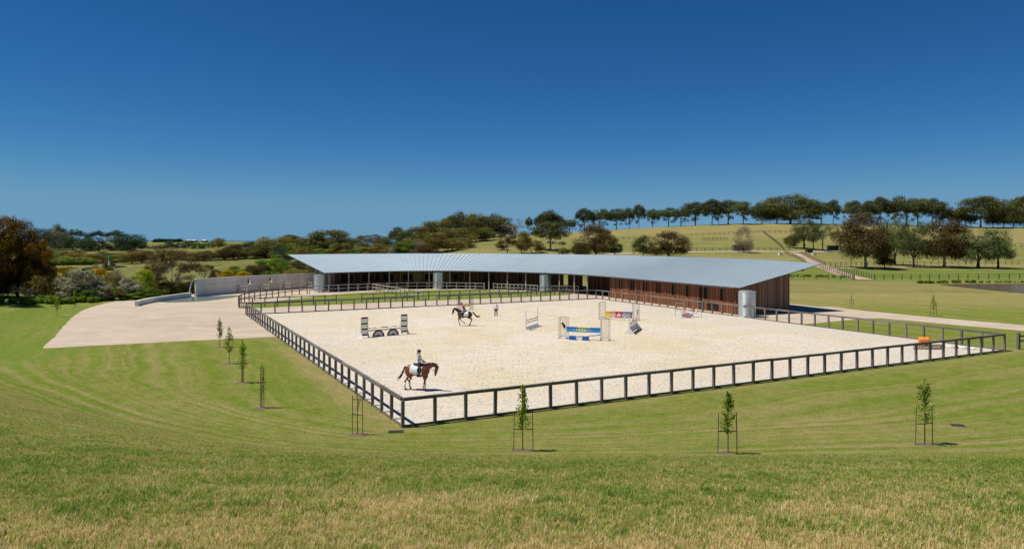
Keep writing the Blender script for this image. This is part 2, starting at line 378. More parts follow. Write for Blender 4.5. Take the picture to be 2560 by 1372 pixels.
Yk = np.array([0, 150, 170, 200, 235, 270, 310, 350, 400, 450, 500, 600, 800, 1200, 2000, 3000, 5000, 30000.0])
tab = {  # photo column -> heights at Yk
 -300: [0, 0, -.4, -1.0, -.8, -.4, 0, .8, 2.0, 2.8, 3.4, 4.6, 5.4, 6.2, 6, 2, -30, -60],
 300: [0, -.4, -.6, -1.0, -.8, -.4, 0, .8, 2.0, 2.8, 3.4, 4.6, 5.4, 6.4, 6.4, 2, -30, -60],
 600: [0, 0, .0, .4, .8, 1.6, 2.0, 2.4, 2.9, 3.3, 3.6, 4.4, 5.4, 6.5, 6.6, 2, -30, -60],
 800: [0, .1, .5, 1.0, 2.6, 3.5, 4.1, 4.4, 4.9, 5.4, 5.8, 6.3, 6.8, 6.2, 5.0, 1, -30, -60],
 1000: [0, .2, 1, 2.0, 3.4, 4.4, 5.0, 5.4, 5.8, 6.0, 6.0, 5.5, 4.0, 1, -5, -15, -30, -60],
 1180: [0, .4, 1, 2.5, 5.4, 7.6, 9.6, 11.2, 12, 12, 11.5, 9, 5, 0, -10, -20, -30, -60],
 1400: [0, .3, .8, 2.0, 3.8, 6.7, 9.2, 11.4, 13.3, 13.6, 13, 10, 5, 0, -10, -20, -30, -60],
 1600: [0, .2, .5, 1.2, 3.0, 5.2, 8.4, 11.4, 16.0, 17.6, 17.2, 14, 7, 0, -10, -20, -30, -60],
 1900: [0, 0, .2, 1.0, 3.0, 5.5, 8.9, 12.1, 16.6, 21.0, 21.6, 18, 10, 0, -10, -20, -30, -60],
 2200: [0, 0, 0, .4, 1.1, 3.3, 5.8, 9.2, 14.2, 19.2, 20.2, 17, 10, 0, -10, -20, -30, -60],
 2560: [0, 0, 0, .4, 1.1, 3.2, 6.0, 9.8, 14.6, 17.8, 18.2, 16, 10, 0, -10, -20, -30, -60],
 2900: [0, 0, 0, .4, 1.1, 3.2, 6.0, 9.8, 14.6, 17.4, 18.0, 16, 10, 0, -10, -20, -30, -60]}
cols = np.array(sorted(tab)); Zt = np.array([tab[c] for c in cols], float)
cg = np.arange(-300, 2901, 20.0); yg = np.geomspace(120, 30000, 420)
def gsm(a, ax, s):
    k = np.exp(-.5 * (np.arange(-4 * s, 4 * s + 1) / s) ** 2); k /= k.sum(); p = [(0, 0), (0, 0)]; p[ax] = (4 * s, 4 * s)
    return np.apply_along_axis(lambda v: np.convolve(v, k, 'valid'), ax, np.pad(a, p, 'edge'))
rowz = np.array([np.interp(yg, Yk, z) for z in Zt]); gridz = np.array([np.interp(cg, cols, rowz[:, j]) for j in range(len(yg))]).T
gridz = gsm(gsm(gridz, 0, 4), 1, 3)
def fartab(x, y):
    y = np.asarray(y, float); x = np.asarray(x, float); ys = np.maximum(y, 1.0)
    r = np.hypot(x, y); th = np.arctan2(x, y); th = np.clip(th, math.atan((-300 - 1280) / F), math.atan((2900 - 1280) / F))
    px = 1280 + F * np.tan(th); dep = np.maximum(r * np.cos(th), 120.01)
    ci = np.clip((px - cg[0]) / 20.0, 0, len(cg) - 1.001); yi = np.clip(np.interp(np.log(dep), np.log(yg), np.arange(len(yg))), 0, len(yg) - 1.001)
    a, b = ci.astype(int), yi.astype(int); u, v = ci - a, yi - b
    z = (gridz[a, b] * (1 - u) + gridz[a + 1, b] * u) * (1 - v) + (gridz[a, b + 1] * (1 - u) + gridz[a + 1, b + 1] * u) * v
    return z * smooth01(135, 158, dep)
def rawh(x, y):
    x = np.asarray(x, float); y = np.asarray(y, float)
    hill = hermite(PX, PZ, foot(x, y))
    # low bank rising left of the gravel yard
    n = Vector((61.2 - 98, 57.0 - 40.5)); L = math.hypot(98 - 61.2, 57 - 40.5)
    dist = -((x + 40.5) * (98 - 61.2) + (y - 61.2) * (57 - 40.5)) / L
    bank = 1.5 * smooth01(2.5, 20, dist) * smooth01(130, 95, y) * smooth01(30, 55, y)
    # dam wall beside the pond: a slight rise
    return np.where(y < 130, hill, 0) + bank + np.where(y > 100, fartab(x, y), 0)

TH = np.concatenate([np.radians(np.arange(-180, -52, 4.0)), np.radians(np.arange(-52, 52.01, .26)), np.radians(np.arange(56, 180, 4.0))])
RR = np.concatenate([[0.4, 1.5, 3, 4.5], np.geomspace(6, 90, 130), np.geomspace(91.6, 1500, 170), np.geomspace(1550, 40000, 50)])
TT, RG = np.meshgrid(TH, RR, indexing='ij'); TXg, TYg = RG * np.sin(TT), RG * np.cos(TT); TZg = rawh(TXg, TYg)
def terr(x, y):
    r = max(math.hypot(x, y), .41); t = math.atan2(x, y)
    i = min(max(int(np.searchsorted(TH, t)) - 1, 0), len(TH) - 2); j = min(max(int(np.searchsorted(RR, r)) - 1, 0), len(RR) - 2)
    u = (t - TH[i]) / (TH[i + 1] - TH[i]); v = (r - RR[j]) / (RR[j + 1] - RR[j])
    return float((TZg[i, j] * (1 - u) + TZg[i + 1, j] * u) * (1 - v) + (TZg[i, j + 1] * (1 - u) + TZg[i + 1, j + 1] * u) * v)
def ray(px, py, y0=40.0, y1=3000.0):
    """where the sight line through a photo pixel meets the terrain"""
    k, s = (px - 1280) / F, (py - YH) / F; y = y0
    while y < y1:
        if H - s * y <= terr(k * y, y):
            lo, hi = y / 1.01, y
            for _ in range(18):
                m = (lo + hi) / 2
                if H - s * m <= terr(k * m, m): hi = m
                else: lo = m
            return (k * hi, hi, terr(k * hi, hi))
        y *= 1.01
    return (k * y1, y1, terr(k * y1, y1))

def seg_dist(x, y, a, b):
    ax, ay, bx, by = a[0], a[1], b[0], b[1]; L2 = (bx - ax) ** 2 + (by - ay) ** 2
    t = np.clip(((x - ax) * (bx - ax) + (y - ay) * (by - ay)) / L2, 0, 1)
    return np.hypot(x - ax - t * (bx - ax), y - ay - t * (by - ay))
def build_ground():
    nT, nR = TT.shape; xs, ys, zs = TXg.ravel(), TYg.ravel(), TZg.ravel()
    idx = np.arange(nT * nR).reshape(nT, nR)
    a = idx[:-1, :-1].ravel(); b = idx[1:, :-1].ravel(); c = idx[1:, 1:].ravel(); d = idx[:-1, 1:].ravel()
    faces = np.stack([a, d, c, b], 1)
    wrap = np.stack([idx[-1, :-1], idx[-1, 1:], idx[0, 1:], idx[0, :-1]], 1); faces = np.concatenate([faces, wrap])
    me = bpy.data.meshes.new('ground'); me.vertices.add(len(xs)); me.vertices.foreach_set('co', np.stack([xs, ys, zs], 1).ravel())
    me.loops.add(faces.size); me.loops.foreach_set('vertex_index', faces.ravel().astype(np.int32))
    me.polygons.add(len(faces)); me.polygons.foreach_set('loop_start', np.arange(0, faces.size, 4, dtype=np.int32))
    me.polygons.foreach_set('use_smooth', np.ones(len(faces), bool)); me.update(calc_edges=True)
    dep = ys; s = foot(xs, ys); near = ys < 125
    dry = np.full(len(xs), .24); lush = np.zeros(len(xs)); st = np.ones(len(xs))
    pxc = 1280 + F * xs / np.maximum(ys, 1)
    dry = np.where(near & (s < 30), np.interp(s, [-10, 8, 13, 15, 18, 20.5, 23, 30], [.6, .5, .3, .24, .3, .52, .40, .24]), dry)
    dry = np.where(near & (s >= 24) & (s < 45) & (xs > 0), .34, dry)
    left = near & (xs < -36); dry = np.where(left, .10, dry); lush = np.where(left, .45, lush)
    right = (xs > 30) & (ys > 70) & (ys < 160); dry = np.where(right, np.interp(ys, [70, 92, 102, 125, 150], [.2, .18, .5, .8, .6]), dry)
    fr = ~near
    hilld = np.interp(ys, [125, 162, 166, 205, 215, 232, 240, 262, 275, 330, 345, 600, 3000], [.5, .5, .02, .03, .35, .6, .62, .45, .38, .45, .68, .66, .5])
    dry = np.where(fr & (pxc > 1100), hilld, dry); lush = np.where(fr & (pxc > 1100), np.interp(ys, [160, 166, 205, 215], [.1, .6, .55, .15]), lush)
    lf = fr & (pxc <= 1100); dry = np.where(lf, np.interp(pxc, [200, 480, 700, 1100], [.36, .22, .2, .35]), dry)
    lush = np.where(lf, np.interp(ys, [180, 300, 900, 1300], [.1, .1, .2, .5]), lush); st = np.where(fr, .35, st)
    dab = seg_dist(xs, ys, A_, B_); dry = np.where(near & (dab < 2.6) & (ys > 34) & (ys < 62), dry + .42 * (1 - dab / 2.6), dry)
    dd = np.minimum.reduce([seg_dist(xs, ys, A_, B_), seg_dist(xs, ys, A_, D_), seg_dist(xs, ys, C_, D_)])
    mow = np.where(s < 40, dd * smooth01(20, 38, s) + (s * 1.3) * (1 - smooth01(20, 38, s)), dd)
    mow = np.where(xs < -38, (xs * .91 + ys * .41) * .8, mow)
    st = np.where(near & (s < 20), .1, st)
    ca = me.color_attributes.new('turf', 'FLOAT_COLOR', 'POINT')
    ca.data.foreach_set('color', np.stack([dry, lush, st, np.ones(len(xs))], 1).ravel())
    ma = me.attributes.new('mow', 'FLOAT', 'POINT'); ma.data.foreach_set('value', mow)
    pa = me.attributes.new('pasture', 'FLOAT', 'POINT'); pa.data.foreach_set('value', np.where(fr, np.interp(pxc, [900, 1100, 1500], [1.0, .85, .55]), 0.0) * np.where(ys > 900, .6, 1))
    me.materials.append(M['turf'])
    return struct(link('ground', me))
build_ground()

def sheet(name, pts, z, mt, holes=None):
    bm = bmesh.new(); vs = [bm.verts.new((p[0], p[1], z)) for p in pts]; bm.faces.new(vs)
    bmesh.ops.triangulate(bm, faces=bm.faces[:]); bmesh.ops.recalc_face_normals(bm, faces=bm.faces[:])
    if bm.faces[0].normal.z < 0: bmesh.ops.reverse_faces(bm, faces=bm.faces[:])
    me = bpy.data.meshes.new(name); bm.to_mesh(me); bm.free(); me.materials.append(mt); return struct(link(name, me))
def catmull(P, n=8, closed=False):
    P = [Vector(p) for p in P]; k = len(P); out = []
    rng = range(k) if closed else range(k - 1)
    for i in rng:
        p0, p1, p2, p3 = (P[(i + q) % k] if closed else P[min(max(i + q, 0), k - 1)] for q in (-1, 0, 1, 2))
        for j in range(n):
            t = j / n; out.append(.5 * ((2 * p1) + (p2 - p0) * t + (2 * p0 - 5 * p1 + 4 * p2 - p3) * t * t + (3 * p1 - p0 - 3 * p2 + p3) * t ** 3))
    if not closed: out.append(P[-1])
    return out

# the building's eave line in plan (z = EZ) and the curves set off from it
EZ, TZ_ = 3.5, 6.5
eave = catmull([(-33.6, 127.3), (-29.6, 130.9), (-24.9, 133.9), (-19.8, 135.9), (-14, 136.5), (-8, 135.6), (-2.3, 133.1), (3.4, 129.8), (8.4, 125.5), (12.6, 120.2), (16.0, 114.2), (21.3, 102.6), (28.0, 87.4)], 12)
def resample(P, step):
    P = [Vector(p) for p in P]; L = [0]
    for a, b in zip(P, P[1:]): L.append(L[-1] + (b - a).length)
    n = max(1, round(L[-1] / step)); out = []; j = 0
    for i in range(n + 1):
        t = L[-1] * i / n
        while j < len(P) - 2 and L[j + 1] < t: j += 1
        u = (t - L[j]) / max(1e-9, L[j + 1] - L[j]); out.append(P[j].lerp(P[j + 1], u))
    return out
eave = resample(eave, .3)
for _ in range(40): eave = [eave[0]] + [(eave[i - 1] + eave[i] * 2 + eave[i + 1]) / 4 for i in range(1, len(eave) - 1)] + [eave[-1]]
eave = resample(eave, .3); NE = len(eave)
def enorm(i):
    t = (eave[min(i + 3, NE - 1)] - eave[max(i - 3, 0)]).normalized(); return t, Vector((-t.y, t.x))
nrm = [enorm(i)[1] for i in range(NE)]
for _ in range(60): nrm = [nrm[0]] + [((nrm[i - 1] + nrm[i] * 2 + nrm[i + 1]) / 4).normalized() for i in range(1, NE - 1)] + [nrm[-1]]
def off(i, w): return eave[i] + nrm[i] * w
def eave_i_at_px(px, w=0.0, lo=0, hi=None):
    hi = NE - 1 if hi is None else hi
    return min(range(lo, hi + 1), key=lambda i: abs(1280 + F * off(i, w).x / off(i, w).y - px))

# the concrete wall line (front face)
wall_line = resample(catmull([(-52.2, 117.4), (-49.6, 123.6), (-46.1, 129.6), (-42.4, 134.2), (-38.4, 137.8), (-32, 142.0), (-25, 145.2)], 10), .1)

yard = [G(690, 842), G(400, 855.5), (-40.5, 61.2), G(128, 850), G(150, 826), G(176, 797), G(205, 776), G(240, 764), G(290, 753), G(340, 746), (-57.5, 119.5), (-54, 122.5), (-51, 124.6)]
yard += [tuple(p + Vector((-1.2, 1.2))) for p in wall_line[::12]]
yard += [(-14, 158), (6, 151), (22, 138), (36, 116), (43, 100), G(2080, 766.5), G(2165, 777), G(2327, 792.5), G(2560, 813), (82, 68), (84, 63), G(2560, 827), G(2400, 813.5), G(2270, 801.5), G(2202, 795.5), G(2160, 796), G(2100, 802), G(2050, 807), G(1996, 811.5)]
yard += [tuple(C_ + (D_ - C_) * .60), tuple(C_), tuple(B_), tuple(A_ + (B_ - A_) * .62)]
def ragged(P, amt=.16):
    out = []; P = [Vector(p) for p in P]
    for a, b in zip(P, P[1:] + P[:1]):
        n = max(1, int((b - a).length / .45)); d = (b - a).normalized() if (b - a).length > 0 else Vector((1, 0)); nn = Vector((-d.y, d.x))
        for k in range(n):
            p = a.lerp(b, k / n); out.append(p + nn * (amt * (mnoise.noise((p.x * .9, p.y * .9, 1.0)) + .6 * mnoise.noise((p.x * 3.1, p.y * 3.1, 5.0)))))
    return out
sheet('gravel_yard', ragged(yard), .012, M['gravel'])
def arena():
    m = MB(); n = 40; ed = []
    for i in range(n + 1):
        for j in range(n + 1):
            u, v = i / n, j / n; p = A_ + (D_ - A_) * u + (B_ - A_) * v + (C_ - D_ - B_ + A_) * u * v; m.v.append((p.x, p.y, .026)); q = min(u, 1 - u, v, 1 - v) * 55; ed.append(math.exp(-(q / 6.0)) * .9 + (.35 if u > .72 else 0) * (u - .72) / .28)
    m.f = [(i * (n + 1) + j, (i + 1) * (n + 1) + j, (i + 1) * (n + 1) + j + 1, i * (n + 1) + j + 1) for i in range(n) for j in range(n)]
    o = struct(m.obj('sand_arena', M['sand'])); at = o.data.attributes.new('edge', 'FLOAT', 'POINT'); at.data.foreach_set('value', ed); return o
arena()
paddock = catmull([(-37.3, 97.6), (-31, 100.1), (-20, 106.4), (-8, 112.0), (2, 116.8), (9.5, 121.4), (9.8, 124.6), (5.5, 127.2), (-1, 130.4), (-8, 133.2), (-16, 133.0), (-22.5, 130.2), (-28.5, 124.8), (-33, 116.5), (-37.0, 106.0)], 6, True)
def grass_patch(name, pts, z, dry, lush):
    o = sheet(name, pts, z, M['turf']); me = o.data
    ca = me.color_attributes.new('turf', 'FLOAT_COLOR', 'POINT')
    for d in ca.data: d.color = (dry, lush, 1, 1)
    ma = me.attributes.new('mow', 'FLOAT', 'POINT')
    for i, v in enumerate(me.vertices): ma.data[i].value = v.co.x * .46 - v.co.y * .89
    return o
grass_patch('paddock_lawn', paddock, .028, .04, .75)
pond = sheet('pond', catmull([G(2352, 711), G(2450, 709.5), G(2600, 709), (125, 151), (128, 138), G(2640, 741), G(2560, 733.5), G(2480, 726), G(2400, 717.5)], 6, True), .03, M['pond'])
sheet('shallow_pool', catmull([G(388, 752.3), G(420, 746), G(486, 742.5), G(530, 741), G(590, 738.6), G(596, 741), G(550, 748.5), G(500, 753.5), G(450, 755.5), G(415, 756)], 5, True), .03, M['pool'])
bm_ = MB(); bm_.add([(-60000, 2500, -24), (60000, 2500, -24), (60000, 58000, -24), (-60000, 58000, -24)], [(0, 1, 2, 3)])
struct(bm_.obj('sea', M['sea']))

def ribbon(name, px_pts, w, mt, lift=.10):
    pts = [Vector(ray(*p)[:2]) for p in px_pts]; pts = resample(catmull(pts, 6), 2.0); m = MB(); L = []; Rr = []
    for i, p in enumerate(pts):
        t = (pts[min(i + 1, len(pts) - 1)] - pts[max(i - 1, 0)]).normalized(); n = Vector((-t.y, t.x))
        ww = w if not callable(w) else w(i / (len(pts) - 1))
        for s in (-.5, -.17, .17, .5):
            q = p + n * ww * s; L.append((q.x, q.y, terr(q.x, q.y) + lift))
    f = [(i * 4 + j, i * 4 + 4 + j, i * 4 + 5 + j, i * 4 + 1 + j) for i in range(len(pts) - 1) for j in range(3)]
    m.add(L, [q[::-1] for q in f]); return struct(m.obj(name, mt))
ribbon('dirt_track', [(2165, 700), (2120, 690), (2080, 676), (2050, 664), (2025, 650), (2000, 638), (1975, 632.5)], 4.2, M['track'])
ribbon('farm_track', [(1520, 636), (1600, 632.5), (1700, 630.5), (1800, 629.5), (1900, 629), (1980, 629.5), (2060, 629), (2160, 628), (2300, 627)], 3.2, M['gravel'])
ribbon('farm_track', [(2085, 672), (2200, 669.5), (2300, 669), (2420, 668.5)], 2.2, M['gravel'])
ribbon('hill_track', [(2525, 610), (2548, 613), (2600, 617)], 3, M['track'])

# ------------------------------------------------------------------ stable building
bld = thing('stable_building', 'long curved timber stable building with sweeping grey metal roof', 'building', (0, 120, 0))
OB = Vector((0, 120, 0))
SKL = 1.2                                      # the far tip is drawn out along the eave
def roofw(i): return 17.0 + (14.0 - 17.0) * (i / (NE - 1))
def skew(i):
    a = max(0, 1 - i * .3 / 9.0); b = max(0, 1 - (NE - 1 - i) * .3 / 9.0)
    return SKL * a * a - .3 * b * b
def roofz(i, w):
    top = TZ_ - .22 * smooth01(.86, 1.0, i / (NE - 1))
    return EZ + (top - EZ) * (w / roofw(i))
def rp(i, w, dz=0.0):
    t = enorm(i)[0]; p = off(i, w) + t * (skew(i) * w / roofw(i)); return Vector((p.x, p.y, roofz(i, w) + dz)) - OB
rm = MB(); TH_ = .10; NW = 5
ids = list(range(0, NE, 2)) + ([NE - 1] if (NE - 1) % 2 else [])
top = [[rp(i, roofw(i) * k / NW) for k in range(NW + 1)] for i in ids]
vs = [p for r_ in top for p in r_]; nb = len(vs); vs += [p - Vector((0, 0, TH_)) for p in vs]; W1 = NW + 1; fs = []; fm = []
for a in range(len(ids) - 1):
    for k in range(NW):
        q = (a * W1 + k, (a + 1) * W1 + k, (a + 1) * W1 + k + 1, a * W1 + k + 1); fs.append(q); fm.append(0)
        fs.append(tuple(x + nb for x in q[::-1])); fm.append(1)
def rim(a, b): fs.append((a, a + nb, b + nb, b)); fm.append(2)
for a in range(len(ids) - 1):
    rim(a * W1, (a + 1) * W1); rim((a + 1) * W1 + NW, a * W1 + NW)
for k in range(NW): rim(k + 1, k); e0 = (len(ids) - 1) * W1; rim(e0 + k, e0 + k + 1)
rm.v = [tuple(v) for v in vs]; rm.f = fs; rm.m = fm
ro = rm.obj('roof', [M['roof'], M['soffit'], M['fascia']], bld)
bm = bmesh.new(); bm.from_mesh(ro.data); bmesh.ops.recalc_face_normals(bm, faces=bm.faces[:]); bm.to_mesh(ro.data); bm.free()
sm_ = MB()                                    # standing seams, one rib every 0.6 m along the eave
for i in range(0, NE, 2):
    a = rp(i, .02, .018); b = rp(i, roofw(i) - .02, .018); mid = rp(i, roofw(i) * .5, .018)
    sm_.bar(a, mid, .045, .075); sm_.bar(mid, b, .045, .075)
stuff(sm_.obj('roof_seam', M['seam'], ro))
gt = MB()
for i in range(0, NE - 4, 4):
    gt.bar(rp(i, -.07, -.09), rp(min(i + 4, NE - 1), -.07, -.09), .13, .13)
stuff(gt.obj('gutter', M['fascia'], bld))
for px, py in ((1113, 649), (1107, 658), (1098, 653), (1096, 663), (1095, 670), (1102, 643), (1093, 676)):   # pale plates painted in for bright glints near the middle of the roof
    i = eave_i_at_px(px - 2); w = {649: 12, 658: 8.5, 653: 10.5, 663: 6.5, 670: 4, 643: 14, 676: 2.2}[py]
    pm = MB(); q = [rp(i + a_, w + b_, c_) for c_ in (.062, .075) for a_, b_ in ((-1, -.22), (2, -.22), (2, .22), (-1, .22))]; pm.add(q, [(3, 2, 1, 0), (4, 5, 6, 7), (0, 1, 5, 4), (1, 2, 6, 5), (2, 3, 7, 6), (3, 0, 4, 7)]); pm.obj('roof_glint', M['glint'], ro)
# posts under the eave
post_me = MB().box((0, 0, .5), (.17, .17, 1.0)).mesh('column', M['timber_pale'])
for px in (822, 870, 921, 972, 1023, 1074, 1124, 1174, 1222, 1270, 1316, 1357, 1398, 1436, 1468):
    i = eave_i_at_px(px, .45); p = off(i, .45); t = enorm(i)[0]
    o = link('column', post_me, bld, (p.x, p.y - 120, 0), math.atan2(t.y, t.x), (1, 1, roofz(i, .45) - TH_))
for px, w in ((765, 5.0), (786, 2.6)):
    i = 0; p = off(0, w) + enorm(0)[0] * .9; link('column', post_me, bld, (p.x, p.y - 120, 0), 0, (1, 1, roofz(0, w) - TH_ - .02))
bmk = MB()
for i in range(2, NE - 8, 6): bmk.bar(rp(i, .45, -.20), rp(min(i + 6, NE - 1), .45, -.20), .12, .2)
stuff(bmk.obj('eave_beam', M['soffit'], bld))
rft = MB()
for i in range(6, NE - 3, 10): rft.bar(rp(i, .3, -.2), rp(i, roofw(i) - .8, -.2), .07, .2)
stuff(rft.obj('rafter', M['soffit'], bld))
# timber stable fronts set back under the roof, open in two bays
i0, i1 = eave_i_at_px(835, 5.2), eave_i_at_px(1528, .8)
FW = .85                                        # front wall of the straight wing stands this far behind the eave line
gaps = [(eave_i_at_px(1408, 5.2), eave_i_at_px(1421, 5.2)), (eave_i_at_px(1455, 5.2), eave_i_at_px(1466, 5.2))]
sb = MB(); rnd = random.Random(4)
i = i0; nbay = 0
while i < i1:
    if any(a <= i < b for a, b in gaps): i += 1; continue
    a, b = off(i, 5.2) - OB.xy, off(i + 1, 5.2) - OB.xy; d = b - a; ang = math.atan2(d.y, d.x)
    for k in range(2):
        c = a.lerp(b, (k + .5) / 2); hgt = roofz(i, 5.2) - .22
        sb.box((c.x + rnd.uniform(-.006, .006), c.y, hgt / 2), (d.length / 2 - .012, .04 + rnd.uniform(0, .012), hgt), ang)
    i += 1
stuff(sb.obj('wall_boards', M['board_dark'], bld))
batten_me = MB().box((0, 0, .5), (.11, .10, 1.0)).mesh('batten', M['batten'])
bay = [835, 851, 884, 901, 935, 950, 985, 998, 1035, 1056, 1087, 1100, 1131, 1150, 1186, 1204, 1240, 1257, 1292, 1307, 1340, 1385, 1429, 1450, 1482, 1495, 1505]
for px in bay:
    i = eave_i_at_px(px, 5.1); p = off(i, 5.1); t = enorm(i)[0]
    link('batten', batten_me, bld, (p.x, p.y - 120, 0), math.atan2(t.y, t.x), (1, 1, roofz(i, 5.1) - .2))
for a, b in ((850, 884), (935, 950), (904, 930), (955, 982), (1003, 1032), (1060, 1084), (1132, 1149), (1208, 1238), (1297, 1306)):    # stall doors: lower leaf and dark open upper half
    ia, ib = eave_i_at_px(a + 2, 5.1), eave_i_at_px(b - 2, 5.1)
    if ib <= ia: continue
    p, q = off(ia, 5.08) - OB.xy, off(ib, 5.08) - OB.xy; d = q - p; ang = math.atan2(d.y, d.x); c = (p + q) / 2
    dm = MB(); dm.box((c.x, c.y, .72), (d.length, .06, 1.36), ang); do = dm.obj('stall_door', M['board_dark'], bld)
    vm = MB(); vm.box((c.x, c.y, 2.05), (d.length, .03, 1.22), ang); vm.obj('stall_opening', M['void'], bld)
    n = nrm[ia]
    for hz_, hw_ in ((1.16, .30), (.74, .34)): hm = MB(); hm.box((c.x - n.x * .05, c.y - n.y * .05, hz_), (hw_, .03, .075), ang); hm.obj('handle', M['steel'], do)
# return wall and sunlit front wall of the straight wing
def wallpt(px): i = eave_i_at_px(px, FW, lo=NE // 2); return i
iw0 = wallpt(1526); pw0 = off(iw0, FW); iw1 = NE - 4; pw1 = off(iw1, FW)
slots = [(1549.5, 1.5, 3.0, .30), (1555, 1.5, 3.0, .28), (1578.5, 1.5, 3.05, .30), (1584.5, 1.5, 3.05, .28), (1610, 1.52, 3.1, .30), (1616.5, 1.52, 3.1, .30), (1643, 1.52, 3.1, .30), (1650, 1.52, 3.1, .32), (1682, 1.5, 3.1, .40), (1718, 1.5, 3.1, .36), (1763.5, 1.5, 3.1, .42), (1804.5, 1.55, 3.1, .36)]
dW = pw1 - pw0; LW = dW.length; uW = dW / LW; nW = Vector((-uW.y, uW.x)); angW = math.atan2(uW.y, uW.x)
def s_at(px):
    k = (px - 1280) / F; return (k * pw0.y - pw0.x) / (uW.x - k * uW.y)
sl = [(s_at(p) - w / 2, s_at(p) + w / 2, a, b) for p, a, b, w in slots]
fb = MB(); s = 0.0; bw = .17
while s < LW - .01:
    e = min(s + bw, LW); cut = [q for q in sl if not (e <= q[0] + .02 or s >= q[1] - .02)]
    c = pw0 + uW * ((s + e) / 2) - OB.xy; dep = .035 + rnd.uniform(0, .016); hgt = EZ + .1
    spans = [(.05, cut[0][2]), (cut[0][3], hgt)] if cut else [(.05, hgt)]
    for a, b in spans: fb.box((c.x, c.y, (a + b) / 2), (e - s - .012, dep, b - a), angW)
    s = e
stuff(fb.obj('front_wall_boards', M['board_red'], bld))
for a, b, z0, z1 in sl:
    c = pw0 + uW * ((a + b) / 2) - OB.xy; w = b - a
    fm_ = MB()
    for ds in (-w / 2 - .02, w / 2 + .02): p = c + uW * ds; fm_.box((p.x, p.y, (z0 + z1) / 2), (.035, .06, z1 - z0), angW)
    for z in (z0 + .03, z1 - .03): fm_.box((c.x, c.y, z), (w, .06, .04), angW)
    wo = fm_.obj('window', M['board_dark'], bld)
    p = c + nW * .09; MB().box((p.x, p.y, (z0 + z1) / 2), (w + .1, .02, z1 - z0), angW).obj('pane', M['void'], wo)
for px in (1528, 1592, 1665, 1747, 1840):
    p = pw0 + uW * s_at(px) - OB.xy - nW * .09
    link('wall_post', batten_me, bld, (p.x, p.y, 0), angW, (1.25, 1.2, EZ - .02))
p = pw0 + uW * s_at(1753) - OB.xy - nW * .03; MB().box((p.x, p.y, 1.55), (.5, .03, 3.1), angW).obj('recess_shade', M['void'], bld)  # narrow dark board, painted shade of a recess in the front wall
p = pw0 + uW * s_at(1782) - OB.xy - nW * .03; MB().box((p.x, p.y, .68), (2.3, .03, .95), angW).obj('shade_band', M['void'], bld)  # low dark board painted in for the recess shadow along the wall foot
# end wall, rear wall and return wall
ew0, ew1 = pw1, Vector((36.5, 93.55))
def board_wall(name, a, b, za, zb, mt, bw=.19):
    d = b - a; L = d.length; n = max(1, round(L / bw)); m = MB(); ang = math.atan2(d.y, d.x)
    for k in range(n):
        t = (k + .5) / n; c = a.lerp(b, t) - OB.xy; hgt = za + (zb - za) * t
        m.box((c.x, c.y, hgt / 2 + .02), (L / n - .012, .035 + rnd.uniform(0, .016), hgt), ang)
    return stuff(m.obj(name, mt, bld))
ie = NE - 1
zw = lambda w: EZ + (TZ_ - .2 - EZ) * w / 14.0
board_wall('end_wall_boards', ew0, ew1, zw(.8) - .12, zw(9.3) - .12, M['board_grey'])
board_wall('rear_wall_boards', ew1, off(iw0, 9.3), zw(9.3) - .14, zw(9.3) - .2, M['board_grey'], .4)
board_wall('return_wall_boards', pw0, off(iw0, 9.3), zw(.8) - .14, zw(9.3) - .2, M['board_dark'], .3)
p = ew0.lerp(ew1, .42) - OB.xy; bk = MB()
eN = Vector(((ew1 - ew0).y, -(ew1 - ew0).x)).normalized()
for t in (.1, .42): q = ew0.lerp(ew1, t) - OB.xy + eN * .04; link('wall_post', batten_me, bld, (q.x, q.y, 0), math.atan2((ew1 - ew0).y, (ew1 - ew0).x), (.9, .9, zw(.8 + 8.5 * t) - .2))
for w in (3.2, 11.0):                          # purlin ends showing under the verge
    a, b = rp(NE - 10, w, -.24), rp(NE - 2, w, -.24); MB().bar(a, b, .14, .24).obj('purlin', M['batten'], bld)
# seen from the side the gable is closed above the wall with the soffit
# ------------------------------------------------------------------ concrete wall with panels
cw = thing('concrete_wall', 'tall curved off form concrete panel wall joined to the stables', 'wall', (wall_line[0].x, wall_line[0].y, 0))
PL = 22; wz = 2.95; th = .30
for k in range(0, len(wall_line) - 1, PL):
    seg = wall_line[k:min(k + PL, len(wall_line) - 1) + 1]
    if len(seg) < 4: break
    a, b = seg[0], seg[-1]; d = b - a; L = d.length - .03; ang = math.atan2(d.y, d.x); c = (a + b) / 2; n = Vector((-d.y, d.x)).normalized() * (th / 2); c = c + n
    pxa = [1280 + F * q.x / q.y for q in (a, b)]; win = None
    for pw, z0, z1 in ((620, 1.42, 2.38), (676.8, 1.62, 2.52)):
        if pxa[0] <= pw < pxa[1]: win = ((pw - pxa[0]) / (pxa[1] - pxa[0]) * L - L / 2, z0, z1)
    m = MB(); T = lambda x, z, w, hh: m.box((x, 0, z), (w, th, hh))
    if win:
        x, z0, z1 = win; x = min(max(x, -L / 2 + .5), L / 2 - .5); w = .62
        T(0, z0 / 2, L, z0); T(0, (z1 + wz) / 2, L, wz - z1)
        T((-L / 2 + x - w / 2) / 2, (z0 + z1) / 2, x - w / 2 + L / 2, z1 - z0); T((L / 2 + x + w / 2) / 2, (z0 + z1) / 2, L / 2 - x - w / 2, z1 - z0)
    else:
        for z0, z1 in ((0, .97), (.985, 1.965), (1.98, wz)): T(0, (z0 + z1) / 2, L, z1 - z0)
    link('panel', m.mesh('panel', M['concrete']), cw, (c.x - wall_line[0].x, c.y - wall_line[0].y, 0), ang)
